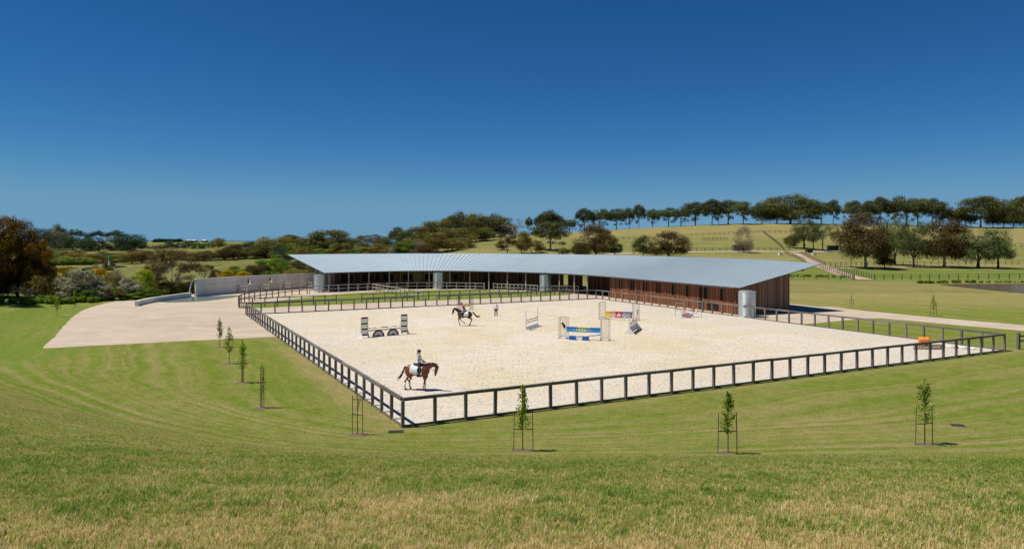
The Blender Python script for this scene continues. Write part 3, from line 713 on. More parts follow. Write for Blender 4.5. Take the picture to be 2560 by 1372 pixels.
# spout on the wall end, low wall, falling water
lw = resample(catmull([G(341, 765.5), G(352, 762), G(380, 756.2), G(430, 748.6), (-53.0, 117.2)], 10), .1)
lo = thing('low_concrete_wall', 'low curved concrete kerb wall running from pool to yard', 'wall', (lw[0].x, lw[0].y, 0))
for k in range(0, len(lw) - 1, 30):
    seg = lw[k:min(k + 30, len(lw) - 1) + 1]
    if len(seg) < 3: break
    m = MB()
    for j in range(0, len(seg) - 1, 6):
        a, b = seg[j], seg[min(j + 6, len(seg) - 1)]; m.bar((a.x - lw[0].x, a.y - lw[0].y, .37), (b.x - lw[0].x, b.y - lw[0].y, .37), .42, .74)
    m.obj('panel', M['concrete'], lo)
we = wall_line[0]; sx, sy = we.x - .12, we.y - .05
sp = MB(); sp.box((0, 0, 0), (.5, .26, .07)); sp.box((0, .12, .07), (.5, .03, .12)); sp.box((0, -.12, .07), (.5, .03, .12))
tag(sp.obj('water_spout', M['batten'], None, loc=(we.x - .22, we.y + .12, 2.62)), 'small rusty spout at the end of the tall concrete wall', 'spout')
st_ = MB(); rs = random.Random(2)
path = [Vector((-.48 - .62 * t, -.15 * t, 2.62 - 2.62 * t * t * .985)) for t in np.linspace(0, 1, 14)]
st_.tube(path, [(.05 + .05 * t, .03 + .02 * t) for t in np.linspace(0, 1, 14)], 8)
for k in range(40):
    t = rs.random() ** .6; p = path[int(t * 13)] + Vector((rs.gauss(0, .07), rs.gauss(0, .07), rs.gauss(0, .05))); st_.ball(p, rs.uniform(.015, .04), 5, 4)
for k in range(50):
    a = rs.random() * 6.28; r = rs.random() ** .7 * .7; st_.ball(path[-1] + Vector((math.cos(a) * r, math.sin(a) * r, rs.uniform(-.01, .10) * (1 - r))), rs.uniform(.02, .06), 5, 4)
tag(st_.obj('falling_water', M['stream'], None, True, loc=(we.x - .05, we.y + .12, 0)), 'white water jet falling from the wall end into pool', 'water', None, 'stuff')

# ------------------------------------------------------------------ corrugated tanks
def make_tank(x, y, label, h=3.1, r=1.03, step=False):
    t = thing('water_tank', label, 'water tank', (x, y, 0), random.Random(x).random() * 6, 'corrugated rainwater tanks at the stable eaves')
    m = MB(); n = 40; vs = []; fs = []; rows = []; z = 0.0; nz = int(h / .035)
    for k in range(nz + 1):
        z = h * k / nz; rr = r + .022 * math.cos(k * math.pi / 2)
        rows.append([(rr * math.cos(2 * math.pi * j / n), rr * math.sin(2 * math.pi * j / n), z) for j in range(n)])
    vs = [p for q in rows for p in q]
    for k in range(nz):
        for j in range(n): fs.append((k * n + j, k * n + (j + 1) % n, (k + 1) * n + (j + 1) % n, (k + 1) * n + j))
    m.add(vs, fs); m.obj('tank_wall', M['tank'], t, True)
    c = MB(); c.tube([(0, 0, h - .02), (0, 0, h + .03)], r + .03, 40); c.obj('lid', M['tank'], t)
    b = MB(); b.tube([(0, 0, 0), (0, 0, .05)], r + .05, 40); b.obj('base_ring', M['concrete'], t)
    if step:
        q = MB(); q.tube([(.15, -.1, h + .03), (.15, -.1, h + .14)], r * .72, 32); q.obj('inlet_strainer', M['tank'], t)
    return t
make_tank(-34.7, 128.3, 'corrugated steel tank under the roof tip beside the concrete wall')
make_tank(-14.1, 136.3, 'corrugated steel tank under the middle of the curved eave')
make_tank(6.0, 128.3, 'corrugated steel tank where the paddock rails meet the eave')
make_tank(28.55, 86.4, 'large corrugated steel tank at the gable corner behind arena fence', step=True)
for x, y in ((-14.1, 136.0), (6.0, 128.0), (-34.2, 128.0)):
    dm = MB()
    for dx in (-.14, .14): dm.tube([(x + dx, y - 120 - .2, 3.08), (x + dx, y - 120 - .2, 3.6)], .05, 8)
    dm.obj('downpipe', M['fascia'], bld)

# ------------------------------------------------------------------ fences
FR = random.Random(31)
def fence(name, label, pts, spacing, ph, ps, rails, mt, group=None, closed=False, zf=None, kerb=None, skip=(), merge=1, category='fence', first=True, last=True):
    zf = zf or (lambda x, y: 0.0)
    o0 = Vector((pts[0][0], pts[0][1], zf(*pts[0][:2]))); fo = thing(name, label, category, o0, 0, group)
    P = resample([Vector(p[:2]) for p in pts], .05) if spacing is None else None
    P = []; pp = [Vector(p[:2]) for p in pts]
    for a, b in zip(pp, pp[1:]):
        if len(pp) > 12: break
        n = max(1, round((b - a).length / spacing)); P += [a.lerp(b, k / n) for k in range(n)]
    if len(pp) > 12: P = resample(pp, spacing)
    else: P.append(pp[-1])
    pm = MB().box((0, 0, ph / 2 - .1), (ps, ps, ph + .2)).mesh('post', mt)
    rmesh = {}
    for k, p in enumerate(P):
        if (k == 0 and not first) or (k == len(P) - 1 and not last): continue
        d = P[min(k + 1, len(P) - 1)] - P[max(k - 1, 0)]; z = zf(p.x, p.y)
        po = link('post', pm, fo, (p.x - o0.x, p.y - o0.y, z - o0.z), math.atan2(d.y, d.x)); po.rotation_euler[0] = R(FR.gauss(0, .55)); po.rotation_euler[1] = R(FR.gauss(0, .55))
    k = 0
    while k < len(P) - 1:
        e = min(k + merge, len(P) - 1)
        if not any(q in skip for q in range(k, e)):
            for zc, hh, ww in rails:
                a = Vector((P[k].x, P[k].y, zf(*P[k]) + zc + FR.gauss(0, .006))) - o0; b = Vector((P[e].x, P[e].y, zf(*P[e]) + zc + FR.gauss(0, .006))) - o0; d = b - a
                key = (hh, ww)
                if key not in rmesh: rmesh[key] = MB().box((.5, 0, 0), (1, ww, hh)).mesh('rail', mt)
                o = link('rail', rmesh[key], fo, a); o.rotation_euler = d.to_track_quat('X', 'Z').to_euler(); L = d.length
                o.scale = (L - (.004 if e < len(P) - 1 else 0), 1, 1)
        k = e
    if kerb:
        zc, hh, ww = kerb
        for a, b in zip(pp, pp[1:]):
            q = Vector((a.x, a.y, zc)) - o0; d = b - a
            MB().bar(q, q + Vector((d.x, d.y, 0)), ww, hh).obj('kerb_board', mt, fo)
    return fo
AR = 'timber rails round the sand arena'
TR = [(1.39, .15, .17)]
KB = (.055, .14, .05)
fence('arena_fence', 'dark timber arena fence nearest the lawn with single top rail', [A_, D_], 1.7, 1.32, .15, TR, M['timber_dark'], AR, kerb=KB)
fence('arena_fence', 'timber arena fence running beside the gravel yard and sapling row', [A_ + (B_ - A_).normalized() * .087, B_], 1.7, 1.32, .15, TR, M['timber_dark'], AR, kerb=KB, first=False)
nbc = 31
fence('arena_fence', 'timber arena fence facing the lawn paddock, broken by one gap', [B_ + (C_ - B_).normalized() * .087, C_], 1.7, 1.32, .15, TR, M['timber_dark'], AR, kerb=KB, skip=(13, 14), first=False)
fence('arena_fence', 'timber arena fence running along the brown stable front wall', [C_ + (D_ - C_).normalized() * .087, D_ + (C_ - D_).normalized() * .087], 1.7, 1.32, .15, TR, M['timber_dark'], AR, kerb=KB, first=False, last=False)
PR = [(1.28, .12, .06), (.68, .12, .06)]
f1 = [Vector(G(599, 770)), Vector(G(1059, 750.5)), Vector((10.4, 123.9))]
d1 = (f1[2] - f1[0]); L1 = d1.length
fence('paddock_fence', 'two rail timber fence on the arena side of the lawn paddock', [f1[0], f1[0] + d1 * .245], 1.75, 1.38, .13, PR, M['timber_dark'], 'paddock rails')
fence('paddock_fence', 'two rail timber fence past the wire gate beside lawn paddock', [f1[0] + d1 * .315, f1[2]], 1.75, 1.38, .13, PR, M['timber_dark'], 'paddock rails')
ga, gb = f1[0] + d1 * .245, f1[0] + d1 * .315
gate = thing('slip_gate', 'thin brown slip rail gate closing the paddock opening', 'gate', (ga.x, ga.y, 0))
for z in (1.3, .72): MB().bar((.1, 0, z), ((gb - ga).x - .05, (gb - ga).y, z), .05, .05).obj('rail', M['batten'], gate)
c1 = catmull([G(597, 769), (-39.3, 102.4), (-40.2, 107), (-39.4, 113.5), (-37.6, 119.8), (-35.6, 123.6)], 12)
fence('paddock_fence', 'curved end of the paddock rails beside the gravel yard', c1, 1.75, 1.38, .13, PR, M['timber_dark'], 'paddock rails')
def eline(pa, pb, w):
    a, b = eave_i_at_px(pa, w), eave_i_at_px(pb, w); return [tuple(off(i, w)) for i in range(a, b + 1, 3)]
c2 = [(-35.3, 124.0)] + catmull([(-34.2, 125.2), (-31.8, 127.3), (-29.5, 129.0)] + eline(905, 1210, -1.5), 3)
fence('paddock_fence', 'long curved paddock rails in front of the shaded stable columns', c2, 1.9, 1.38, .13, PR, M['timber_pale'], 'paddock rails')
fence('paddock_fence', 'short curved paddock rails between stable gateway and third tank', eline(1232, 1345, -1.7), 1.9, 1.38, .13, PR, M['timber_pale'], 'paddock rails')
fence('paddock_fence', 'last paddock rails from the third tank to the arena corner', [(6.9, 125.4), (9.6, 125.2), (11.6, 124.4)], 1.6, 1.38, .13, PR, M['timber_pale'], 'paddock rails')
fence('divider_fence', 'straight two rail fence dividing the lawn paddock in two', [(-25.7, 131.2), tuple(Vector(G(1058, 750.4)) + Vector((0, .3)))], 1.9, 1.38, .13, PR, M['timber_pale'], 'paddock rails')
# hitching bays against the concrete wall
def wl_at(px): return min(range(len(wall_line)), key=lambda i: abs(1280 + F * wall_line[i].x / wall_line[i].y - px))
for k, (a, b, lab) in enumerate(((594, 645, 'tie up bay of pale rails below the first wall window'), (652, 694, 'tie up bay of pale rails below the second wall window'), (708, 746, 'tie up bay of pale rails on the windowless wall stretch'), (766, 790, 'tie up bay of pale rails behind the tank at roof tip'))):
    ia, ib = wl_at(a), wl_at(b); p, q = wall_line[ia], wall_line[ib]; t = (q - p).normalized(); n = Vector((t.y, -t.x)); o = thing('tie_up_bay', lab, 'rail', (p.x, p.y, 0), 0, 'horse tie up bays along the concrete wall')
    L = (q - p).length; A = n * .06; B = n * 2.3 + t * .2; Cc = n * 2.3 + t * (L * .78); D = n * .06 + t * (L * .78)
    for v in (A, B, Cc): MB().box((v.x, v.y, .68), (.13, .13, 1.36), math.atan2(t.y, t.x)).obj('post', M['timber_pale'], o)
    for u, v in ((A, B), (B, Cc)):
        for z in (1.28, .68): MB().bar((u.x, u.y, z), (v.x, v.y, z), .06, .13).obj('rail', M['timber_pale'], o)
# hill fences
HG = 'dark post and rail fences across the hill'
HR = [(1.15, .075, .06), (.62, .075, .06)]
def hf(label, px, sp=2.4, name='hill_fence', y0=120.0, merge=1):
    pts = [ray(a, b, y0)[:2] for a, b in px]
    return fence(name, label, pts, sp, 1.25, .13, HR, M['timber_hill'], HG, zf=terr, merge=merge)
hf('dark rail fence just above the pond and its reeds', [(2187, 699.5), (2300, 698.4), (2420, 697.6), (2575, 697)])
hf('short dark rail fence between the gable roof and the track', [(1950, 698), (2040, 699), (2134, 700.5)])
hf('dark rail fence up the side of the track nearest the roof tip', [(2136, 699), (2090, 683), (2050, 670)])
hf('dark rail fence up the far side of the lower track', [(2186, 698), (2130, 684), (2088, 673)])
hf('long dark rail fence under the big brown trees', [(2063, 665.5), (2140, 664), (2240, 663), (2380, 662), (2580, 661)])
hf('dark rail fence beside the upper track above the roof tip', [(2062, 664), (2030, 650), (2004, 636)])
hf('dark rail fence on the roof side of the upper track', [(2012, 655), (1985, 643), (1962, 633)])
hf('dark rail fence along the pale farm track below the hill', [(1722, 628), (1800, 627), (1880, 626.2), (1990, 627)], 2.8)
hf('dark rail fence crossing the hill above the round brown tree', [(1545, 599), (1640, 594.5), (1700, 592), (1800, 587.5), (1905, 582)], 3.2)
hf('dark rail fence climbing the hill beside the lone grey tree', [(1908, 582), (1932, 600), (1957, 621)], 2.6)
hf('faint dark rail fence behind the green paddock trees', [(1912, 582), (1990, 583)], 3.2)
hf('dark rail fence behind the paddock trees near farm track', [(2105, 624), (2200, 622), (2330, 620), (2460, 618), (2570, 616)], 3.0)
g0 = Vector(ray(2546, 873)[:2])
gp = fence('gate_fence', 'heavy timber gatepost and two rails beside the arena corner', [g0, g0 + Vector((3.4, 1.0)), g0 + Vector((6.8, 2.0))], 3.5, 1.42, .21, [(1.12, .13, .06), (.72, .13, .06)], M['timber_dark'])

# ------------------------------------------------------------------ trees
def quads_mesh(name, cen, nor, up, w, l, mt):
    """many small leaf faces as one mesh: centres, normals, long axes, half widths, half lengths"""
    n = len(cen); sd = np.cross(nor, up); sd /= np.maximum(np.linalg.norm(sd, axis=1, keepdims=True), 1e-6); u2 = np.cross(sd, nor)
    sd = sd * w[:, None]; u2 = u2 * l[:, None]
    v = np.stack([cen - u2, cen + sd, cen + u2, cen - sd], 1).reshape(-1, 3)
    me = bpy.data.meshes.new(name); me.vertices.add(4 * n); me.vertices.foreach_set('co', v.ravel())
    me.loops.add(4 * n); me.loops.foreach_set('vertex_index', np.arange(4 * n, dtype=np.int32))
    me.polygons.add(n); me.polygons.foreach_set('loop_start', np.arange(0, 4 * n, 4, dtype=np.int32)); me.update(calc_edges=True)
    me.materials.append(mt); return me
def crown_mesh(name, clumps, per, leaf, mt, rg, flat=.75, droop=0.0, spread=.6, fill=.35):
    """clumps: rows of x, y, z, radius; leaves sit mostly on each clump's shell"""
    cl = np.array(clumps); k = len(cl); wts = cl[:, 3] ** 2 / (cl[:, 3] ** 2).mean(); cnt = np.maximum(6, (per * wts)).astype(int)
    ci = np.repeat(np.arange(k), (cnt * 1.75).astype(int)); n = len(ci); leaf = leaf * .86; spread = spread * .62
    d = rg.normal(size=(n, 3)); d /= np.linalg.norm(d, axis=1, keepdims=True)
    rr = np.where(rg.random(n) < fill, rg.random(n) ** .5, .82 + .3 * rg.random(n)) * (1 + .22 * rg.normal(size=n) * .6)
    cen = cl[ci, :3] + d * (cl[ci, 3] * rr)[:, None] * np.array([1, 1, flat])
    nor = d * np.array([1, 1, 1 / flat]) + spread * rg.normal(size=(n, 3)); nor /= np.linalg.norm(nor, axis=1, keepdims=True)
    up = rg.normal(size=(n, 3)); up[:, 2] -= droop
    sz = leaf * (.6 + .8 * rg.random(n))
    return quads_mesh(name, cen, nor, up, sz * .55, sz, mt)
def trunk_mesh(name, h, r0, clumps, rg, forks=3, forkz=.3, mt=None, lean=0.0, limbs=16, ends=None):
    m = MB(); cl = np.array(clumps); tips = []
    for k in range(forks):
        a = 2 * math.pi * (k + rg.random() * .5) / forks; sprd = h * .10 * (1 if forks > 1 else .2)
        b0 = Vector((0, 0, -.02 * h)); b1 = Vector((lean * h * .3, 0, forkz * h * (.7 + .5 * rg.random())))
        b2 = b1 + Vector((math.cos(a) * sprd, math.sin(a) * sprd, h * .18)); b3 = b2 + Vector((math.cos(a) * sprd * .8, math.sin(a) * sprd * .8, h * .2))
        pa = [tuple(b0), tuple(b0.lerp(b1, .5) + Vector((rg.normal() * .008 * h, rg.normal() * .008 * h, 0))), tuple(b1), tuple(b2), tuple(b3)]
        if k and forks > 1: pa = pa[1:]
        rad = [r0 * 1.35, r0, r0 * .8, r0 * .5, r0 * .28][-len(pa):]
        m.tube(pa, rad, 7); tips.append([Vector(p) for p in pa])
    pick = rg.permutation(len(cl))[:limbs]
    for q in pick:
        c = Vector(cl[q, :3]); tp = min((p for t in tips for p in t[-3:]), key=lambda p: (p - c).length + (0 if p.z < c.z else 3 * h))
        mid = tp.lerp(c, .5) + Vector((0, 0, .04 * h + rg.normal() * .015 * h)); m.tube([tuple(tp), tuple(mid), tuple(c)], [r0 * .30, r0 * .2, r0 * .07], 5, cap=False)
    return m.mesh(name, mt or M['bark'], True)
def clumps_dome(rg, n, r, z0, z1, cr, fill=.25, sq=.75, bottom=.3):
    """clump centres on the upper shell of a dome between heights z0 and z1 with radius r"""
    out = []
    while len(out) < n:
        d = rg.normal(size=3); d /= np.linalg.norm(d)
        if d[2] < -bottom: continue
        s = (.86 + .18 * rg.random()) if rg.random() > fill else rg.random() ** .6 * .8
        h = (z1 - z0); zc = z0 + h * .35
        z = zc + d[2] * s * (z1 - zc if d[2] > 0 else zc - z0); w = r * (1 - cr * .5 / r)
        out.append((d[0] * s * w, d[1] * s * w, z, cr * 1.22 * (.65 + .6 * rg.random())))
    return out
PROTO = {}
def proto(kind, v=0):
    """unit trees: height 1, crown radius .5 of the given aspect; meshes are shared between copies"""
    key = (kind, v)
    if key in PROTO: return PROTO[key]
    rg = np.random.default_rng(abs(hash(kind)) % 1 + sum(map(ord, kind)) * 7 + v * 131)
    forks, forkz, limbs, r0, bark, droop, flat, per, leaf, spread, fill = 3, .3, 14, .022, 'bark', .3, .7, 90, .022, .6, .3
    if kind in ('hill', 'umbrella'):            # tall forked gums with clumps held high
        cl = clumps_dome(rg, 40, .5, .42, .99, .135, .2, bottom=.45) + [(rg.normal() * .22, rg.normal() * .22, .24 + rg.random() * .3, .10) for _ in range(8)]
        forks, forkz, limbs, r0, bark, per, leaf, flat = 3, .32, 26, .019, 'bark', 105, .023, .65; mt = 'leaf_hill'
        if kind == 'umbrella': mt = 'leaf_gum'; bark = 'bark_pale'
    elif kind == 'dense':
        cl = clumps_dome(rg, 62, .5, .10, .98, .145, .2, bottom=.75); mt = 'leaf_gum'; per, leaf = 105, .022; forks = 2; forkz = .12
    elif kind == 'olive':
        cl = clumps_dome(rg, 48, .5, .12, .98, .15, .2, bottom=.75); mt = 'leaf_olive'; per, leaf = 95, .025; forkz = .15
    elif kind == 'brown':
        cl = clumps_dome(rg, 80, .5, .10, .98, .125, .25, bottom=.8); mt = 'leaf_brown'; per, leaf = 95, .019; forkz = .14; forks = 3
    elif kind == 'paddock_brown':
        cl = clumps_dome(rg, 80, .5, .20, .99, .13, .25, bottom=.85) + [(rg.normal() * .14, rg.normal() * .14, .24 + rg.random() * .1, .07) for _ in range(5)]
        mt = 'leaf_brown'; per, leaf = 125, .017; forks, forkz, r0 = 2, .22, .028; bark = 'bark_pale'
    elif kind == 'paddock_green':
        cl = clumps_dome(rg, 52, .5, .21, .99, .125, .2, bottom=.8); mt = 'leaf_grn'; per, leaf = 110, .017; forks, forkz, r0, limbs = 2, .24, .03, 22
    elif kind == 'airy':
        cl = clumps_dome(rg, 26, .48, .3, .99, .10, .3, bottom=.8); mt = 'leaf_grn'; per, leaf = 75, .017; forks, forkz, r0, limbs = 2, .4, .024, 24
    elif kind == 'pine':
        cl = clumps_dome(rg, 50, .5, .10, .98, .14, .2, bottom=.85); mt = 'leaf_dark'; per, leaf, spread = 100, .02, .8; forks, forkz = 1, .5
    elif kind == 'cypress':
        cl = []
        for k in range(44):
            z = rg.random() ** 1.2 * .93; a = rg.random() * 6.28; rr = .44 * (1 - z) ** .75 * (.75 + .3 * rg.random()); cl.append((math.cos(a) * rr, math.sin(a) * rr, .05 + z * .93, .12 * (1.15 - z)))
        mt = 'leaf_dark'; per, leaf, spread = 80, .022, .8; forks, forkz = 1, .5
    elif kind == 'stonepine':
        cl = clumps_dome(rg, 24, .5, .62, .98, .12, .1, bottom=.2); mt = 'leaf_dark'; per, leaf, flat = 90, .022, .5; forks, forkz, r0 = 2, .5, .02
    elif kind in ('yellow', 'bright', 'green', 'silver', 'grey', 'dark'):
        cl = clumps_dome(rg, 60, .5, .05, .98, .13, .2, bottom=.85); mt = 'leaf_' + kind; per, leaf = 105, .024; forks, forkz, r0 = 3, .1, .018
        if kind == 'silver': leaf, spread = .03, 1.0
        if kind == 'grey': per, leaf, spread = 70, .016, 1.2
    elif kind == 'bigrust':                     # the large gums at the picture edge: finer leaves, many clumps
        cl = clumps_dome(rg, 120, .5, .14, .99, .085, .3, bottom=.9); mt = 'leaf_orange'; per, leaf = 190, .0125; forks, forkz, r0, limbs = 3, .2, .03, 40
    elif kind == 'rustopen':
        cl = clumps_dome(rg, 34, .5, .42, .99, .095, .2, bottom=.7) + [(rg.normal() * .16, rg.normal() * .16, .3 + rg.random() * .2, .06) for _ in range(8)]
        mt = 'leaf_brown'; per, leaf = 95, .016; forks, forkz, r0, limbs, bark = 5, .12, .016, 34, 'bark_pale'
    elif kind == 'bare':
        cl = clumps_dome(rg, 30, .5, .4, .98, .07, .4, bottom=.7); mt = 'leaf_grey'; per, leaf = 14, .016; forks, forkz, r0, limbs, bark = 4, .2, .02, 30, 'bark_pale'
    elif kind == 'shrub':
        cl = clumps_dome(rg, 22, .5, .05, .97, .2, .2, bottom=.8); mt = 'leaf_olive'; per, leaf = 60, .05; forks, forkz, r0, limbs = 2, .1, .02, 8
    elif kind == 'reed':
        cl = clumps_dome(rg, 16, .5, .05, .97, .22, .3, bottom=.8); mt = 'leaf_bright'; per, leaf = 50, .05; forks, forkz, r0, limbs = 1, .1, .012, 4
    cm = crown_mesh('crown', cl, per, leaf, M[mt], rg, flat, droop, spread, fill)
    tm = trunk_mesh('trunk', 1.0, r0, cl, rg, forks, forkz, M[bark], limbs=limbs)
    PROTO[key] = (tm, cm); return PROTO[key]
TR_ = random.Random(77); HG1 = 'gums along the hilltop'
WIDE = {HG1: 1.14, 'tree belt behind the curved roof': 1.4, 'dark trees on the far field': 1.35, 'brown gum line edging the sloping field': 1.45, 'bushes behind the concrete wall': 1.3, 'olive scrub band across the valley': 1.45, 'scrub behind the gravel yard': 1.2, 'far pines and cypresses on the rise': 1.2, 'dense wood climbing the hill': 1.2, 'scattered paddock trees': 1.14}
def tree(kind, name, label, px, ytop, wpx, Y=None, ybase=None, group=None, v=None, y0=110.0):
    """a tree of photo width wpx whose top shows at row ytop, standing at depth Y or where row ybase meets the ground"""
    if Y is None: x, y, z = ray(px, ybase, y0)
    else: y = Y; x = (px - 1280) / F * Y; z = terr(x, y)
    k = WIDE.get(group, 1.1)
    if group == HG1: ytop += TR_.uniform(-8, 7); k *= TR_.uniform(.75, 1.45); x += TR_.uniform(-6, 6) * y / F
    hgt = (H - (ytop - YH) * y / F - z) * (1.08 if k > 1.15 and group != HG1 else 1.02); wid = wpx * k * y / F
    t = thing(name, label, 'shrub' if 'shrub' in name or 'bush' in name else 'tree', (x, y, z - .05), TR_.random() * 6.28, group)
    t.scale = (wid, wid, max(hgt, .3))
    tm, cm = proto(kind, TR_.randrange(3) if v is None else v)
    link('trunk', tm, t); link('crown', cm, t); return t

HG1 = 'gums along the hilltop'
ords = ['first', 'second', 'third', 'fourth', 'fifth', 'sixth', 'seventh', 'eighth', 'ninth', 'tenth', 'eleventh', 'twelfth', 'thirteenth', 'fourteenth', 'fifteenth', 'sixteenth', 'seventeenth', 'eighteenth', 'nineteenth', 'twentieth', 'twenty-first', 'twenty-second', 'twenty-third']
for k, (px, yt, w) in enumerate(((1427, 546, 30), (1455, 529, 30), (1494, 522, 46))):
    tree('hill', 'gum_tree', f'{ords[k]} tree of the trio before the gap in the hilltop row, from the left', px, yt, w, Y=415 + k * 6, group=HG1)
for k, (px, yt, w) in enumerate(((1541, 529, 36), (1573, 523, 30), (1602, 521, 33), (1631, 521, 30), (1667, 516, 36), (1699, 515, 32), (1738, 511, 48), (1775, 510, 34), (1796, 511, 30), (1826, 513, 48), (1863, 511, 34), (1890, 521, 24), (1910, 514, 32))):
    tree('hill', 'gum_tree', f'{ords[k]} slender gum from the gap in the ridge row before the large dome tree', px, yt, w, Y=432 + (k * 7) % 22, group=HG1)
tree('dense', 'gum_tree', 'largest domed gum on the hill skyline, rising above the slender row', 1975, 485, 96, Y=452, group=HG1)
tree('dense', 'gum_tree', 'rounded gum leaning against the large domed hilltop gum', 1938, 500, 60, Y=458, group=HG1)
for k, (px, yt, w) in enumerate(((2028, 511, 34), (2056, 513, 36), (2089, 510, 42), (2124, 505, 40), (2154, 506, 38), (2180, 503, 40), (2208, 505, 36), (2237, 509, 36), (2268, 498, 52), (2296, 500, 44), (2326, 503, 48), (2346, 512, 36), (2374, 520, 40))):
    tree('hill' if k % 3 else 'umbrella', 'gum_tree', f'{ords[k]} ridge gum past the large dome, counting towards the sky gap', px, yt, w, Y=450 + (k * 5) % 18, group=HG1)
for k, (px, yt, w) in enumerate(((2392, 533, 30), (2412, 531, 34), (2430, 536, 26))):
    tree('hill', 'gum_tree', f'{ords[k]} low gum from the left in the dip of the ridge row', px, yt, w, Y=448, group=HG1)
for k, (px, yt, w) in enumerate(((2450, 500, 66), (2480, 512, 46), (2506, 501, 60), (2532, 509, 54), (2562, 487, 52))):
    tree('dense' if k in (1, 2, 3) else 'umbrella', 'gum_tree', f'{ords[k]} dark broad gum from the left in the ridge clump after the sky gap', px, yt, w, Y=436 + k * 3, group=HG1)
for k, (px, yt, w) in enumerate(((1319, 538, 20), (1352, 536, 34), (1374, 534, 36), (1392, 537, 26))):
    tree('hill', 'gum_tree', f'{ords[k]} umbrella gum above the forked tree, left of the hilltop trio', px, yt, w, Y=398 + k * 3, group=HG1)

PGR = 'scattered paddock trees'
tree('paddock_brown', 'paddock_tree', 'huge dark red-brown gum beside the pond fence, broadest brown crown', 2163, 539, 108, Y=214, group=PGR, v=0)
tree('brown', 'paddock_tree', 'dark bushy gum filling the gap beside the huge red-brown gum trunk', 2211, 612, 42, Y=216, group=PGR)
tree('airy', 'paddock_tree', 'thin dark drooping gum at the near edge of the huge red-brown gum', 2128, 600, 26, Y=216, group=PGR)
tree('paddock_green', 'paddock_tree', 'green gum behind and right of the huge red-brown gum', 2237, 544, 66, Y=232, group=PGR)
tree('paddock_green', 'paddock_tree', 'green gum with stout leaning forked trunk in mid paddock row', 2284, 549, 70, Y=222, group=PGR)
tree('paddock_brown', 'paddock_tree', 'rounded brown gum between two green gums behind the pond', 2360, 552, 102, Y=222, group=PGR, v=1)
tree('paddock_green', 'paddock_tree', 'wide grey-green gum with two leaning stems, last of the paddock row', 2446, 571, 104, Y=219, group=PGR)
tree('paddock_green', 'paddock_tree', 'grey-green gum overhanging the dark rail fence beside the two-stemmed gum', 2495, 573, 70, Y=217, group=PGR)
tree('paddock_green', 'paddock_tree', 'green gum at the track bend, above the tractor', 2010, 549, 62, Y=286, group=PGR)
tree('airy', 'paddock_tree', 'narrow green gum beside the tractor in shade', 2034, 547, 40, Y=284, group=PGR)
tree('airy', 'paddock_tree', 'tall see-through gum with dark trunk past the tractor', 2057, 556, 52, Y=280, group=PGR)
tree('airy', 'paddock_tree', 'upright gum touching the huge red-brown crown', 2101, 552, 50, Y=284, group=PGR)
tree('shrub', 'small_bush', 'small olive bush at the head of the upper track', 1975, 591, 28, Y=290, group=PGR)
tree('grey', 'paddock_tree', 'lone grey-leaved tree beside the farm track and dark shelter', 1860, 569, 42, Y=262, group=PGR)
tree('brown', 'paddock_tree', 'big rounded red-brown tree rising behind the roof ridge', 1490, 566, 92, Y=238, group=PGR, v=0)
tree('brown', 'paddock_tree', 'low skirt of red-brown foliage beside the big rounded tree', 1452, 606, 44, Y=232, group=PGR, v=1)
tree('paddock_green', 'paddock_tree', 'small dark green tree at the side of the big rounded red-brown tree', 1537, 598, 36, Y=240, group=PGR)
tree('dense', 'paddock_tree', 'dark green tree touching the wide round brown bush', 1608, 592, 46, Y=245, group=PGR)
tree('brown', 'paddock_tree', 'wide round grey-brown tree sitting on the roof ridge', 1672, 583, 92, Y=240, group=PGR, v=0)
tree('umbrella', 'paddock_tree', 'forked umbrella gum with bare limbs above the roof', 1376, 559, 78, Y=258, group=PGR)
tree('shrub', 'small_bush', 'small dark bush under the forked umbrella gum', 1410, 620, 26, Y=240, group=PGR)
for k, (px, yt, w, kd) in enumerate(((1268, 578, 46, 'rustopen'), (1303, 581, 48, 'olive'), (1328, 600, 42, 'rustopen'), (1351, 609, 30, 'olive'), (1255, 604, 30, 'olive'))):
    tree(kd, 'gum_tree', f'{ords[k]} brown scrub gum in the thicket below the grassy slope', px, yt, w, Y=236 + k * 4, group='brown thicket behind the roof')
tree('bare', 'gum_tree', 'grey leafless domed tree at the end of the dense wood', 1288, 547, 78, Y=330)

WG = 'dense wood climbing the hill'
wood = [(1020, 578, 56, 300, 'dense'), (1045, 571, 58, 310, 'olive'), (1072, 560, 54, 322, 'dense'), (1098, 551, 62, 330, 'olive'), (1126, 547, 58, 336, 'dense'), (1154, 538, 66, 342, 'dense'), (1185, 542, 64, 346, 'olive'), (1210, 545, 54, 350, 'brown'), (1237, 541, 60, 352, 'dense'), (1262, 549, 46, 352, 'dense'),
        (1035, 596, 52, 270, 'olive'), (1062, 588, 56, 276, 'dense'), (1120, 575, 62, 292, 'dense'), (1155, 574, 64, 300, 'olive'), (1190, 570, 54, 310, 'dense'), (1216, 572, 48, 318, 'dense'), (1092, 586, 66, 250, 'olive'), (1012, 604, 52, 246, 'green'), (1045, 606, 50, 244, 'grey'), (1130, 600, 54, 256, 'olive'), (1160, 597, 46, 266, 'dense'), (1070, 612, 50, 240, 'brown')]
wl_ = {'dense': 'dark green', 'olive': 'olive gold', 'brown': 'rusty brown', 'green': 'light green', 'grey': 'twiggy grey'}
for k, (px, yt, w, Y, kd) in enumerate(wood):
    row = 'skyline' if k < 10 else ('middle' if k < 16 else 'lower')
    n = k if k < 10 else (k - 10 if k < 16 else k - 16)
    tree(kd, 'gum_tree', f'{wl_[kd]} tree, {ords[n]} from the left in the {row} tier of the dense wood', px, yt, w, Y=Y, group=WG)
tree('hill', 'gum_tree', 'lone tall gum leaning out at the foot of the dense wood', 992, 569, 32, Y=330)

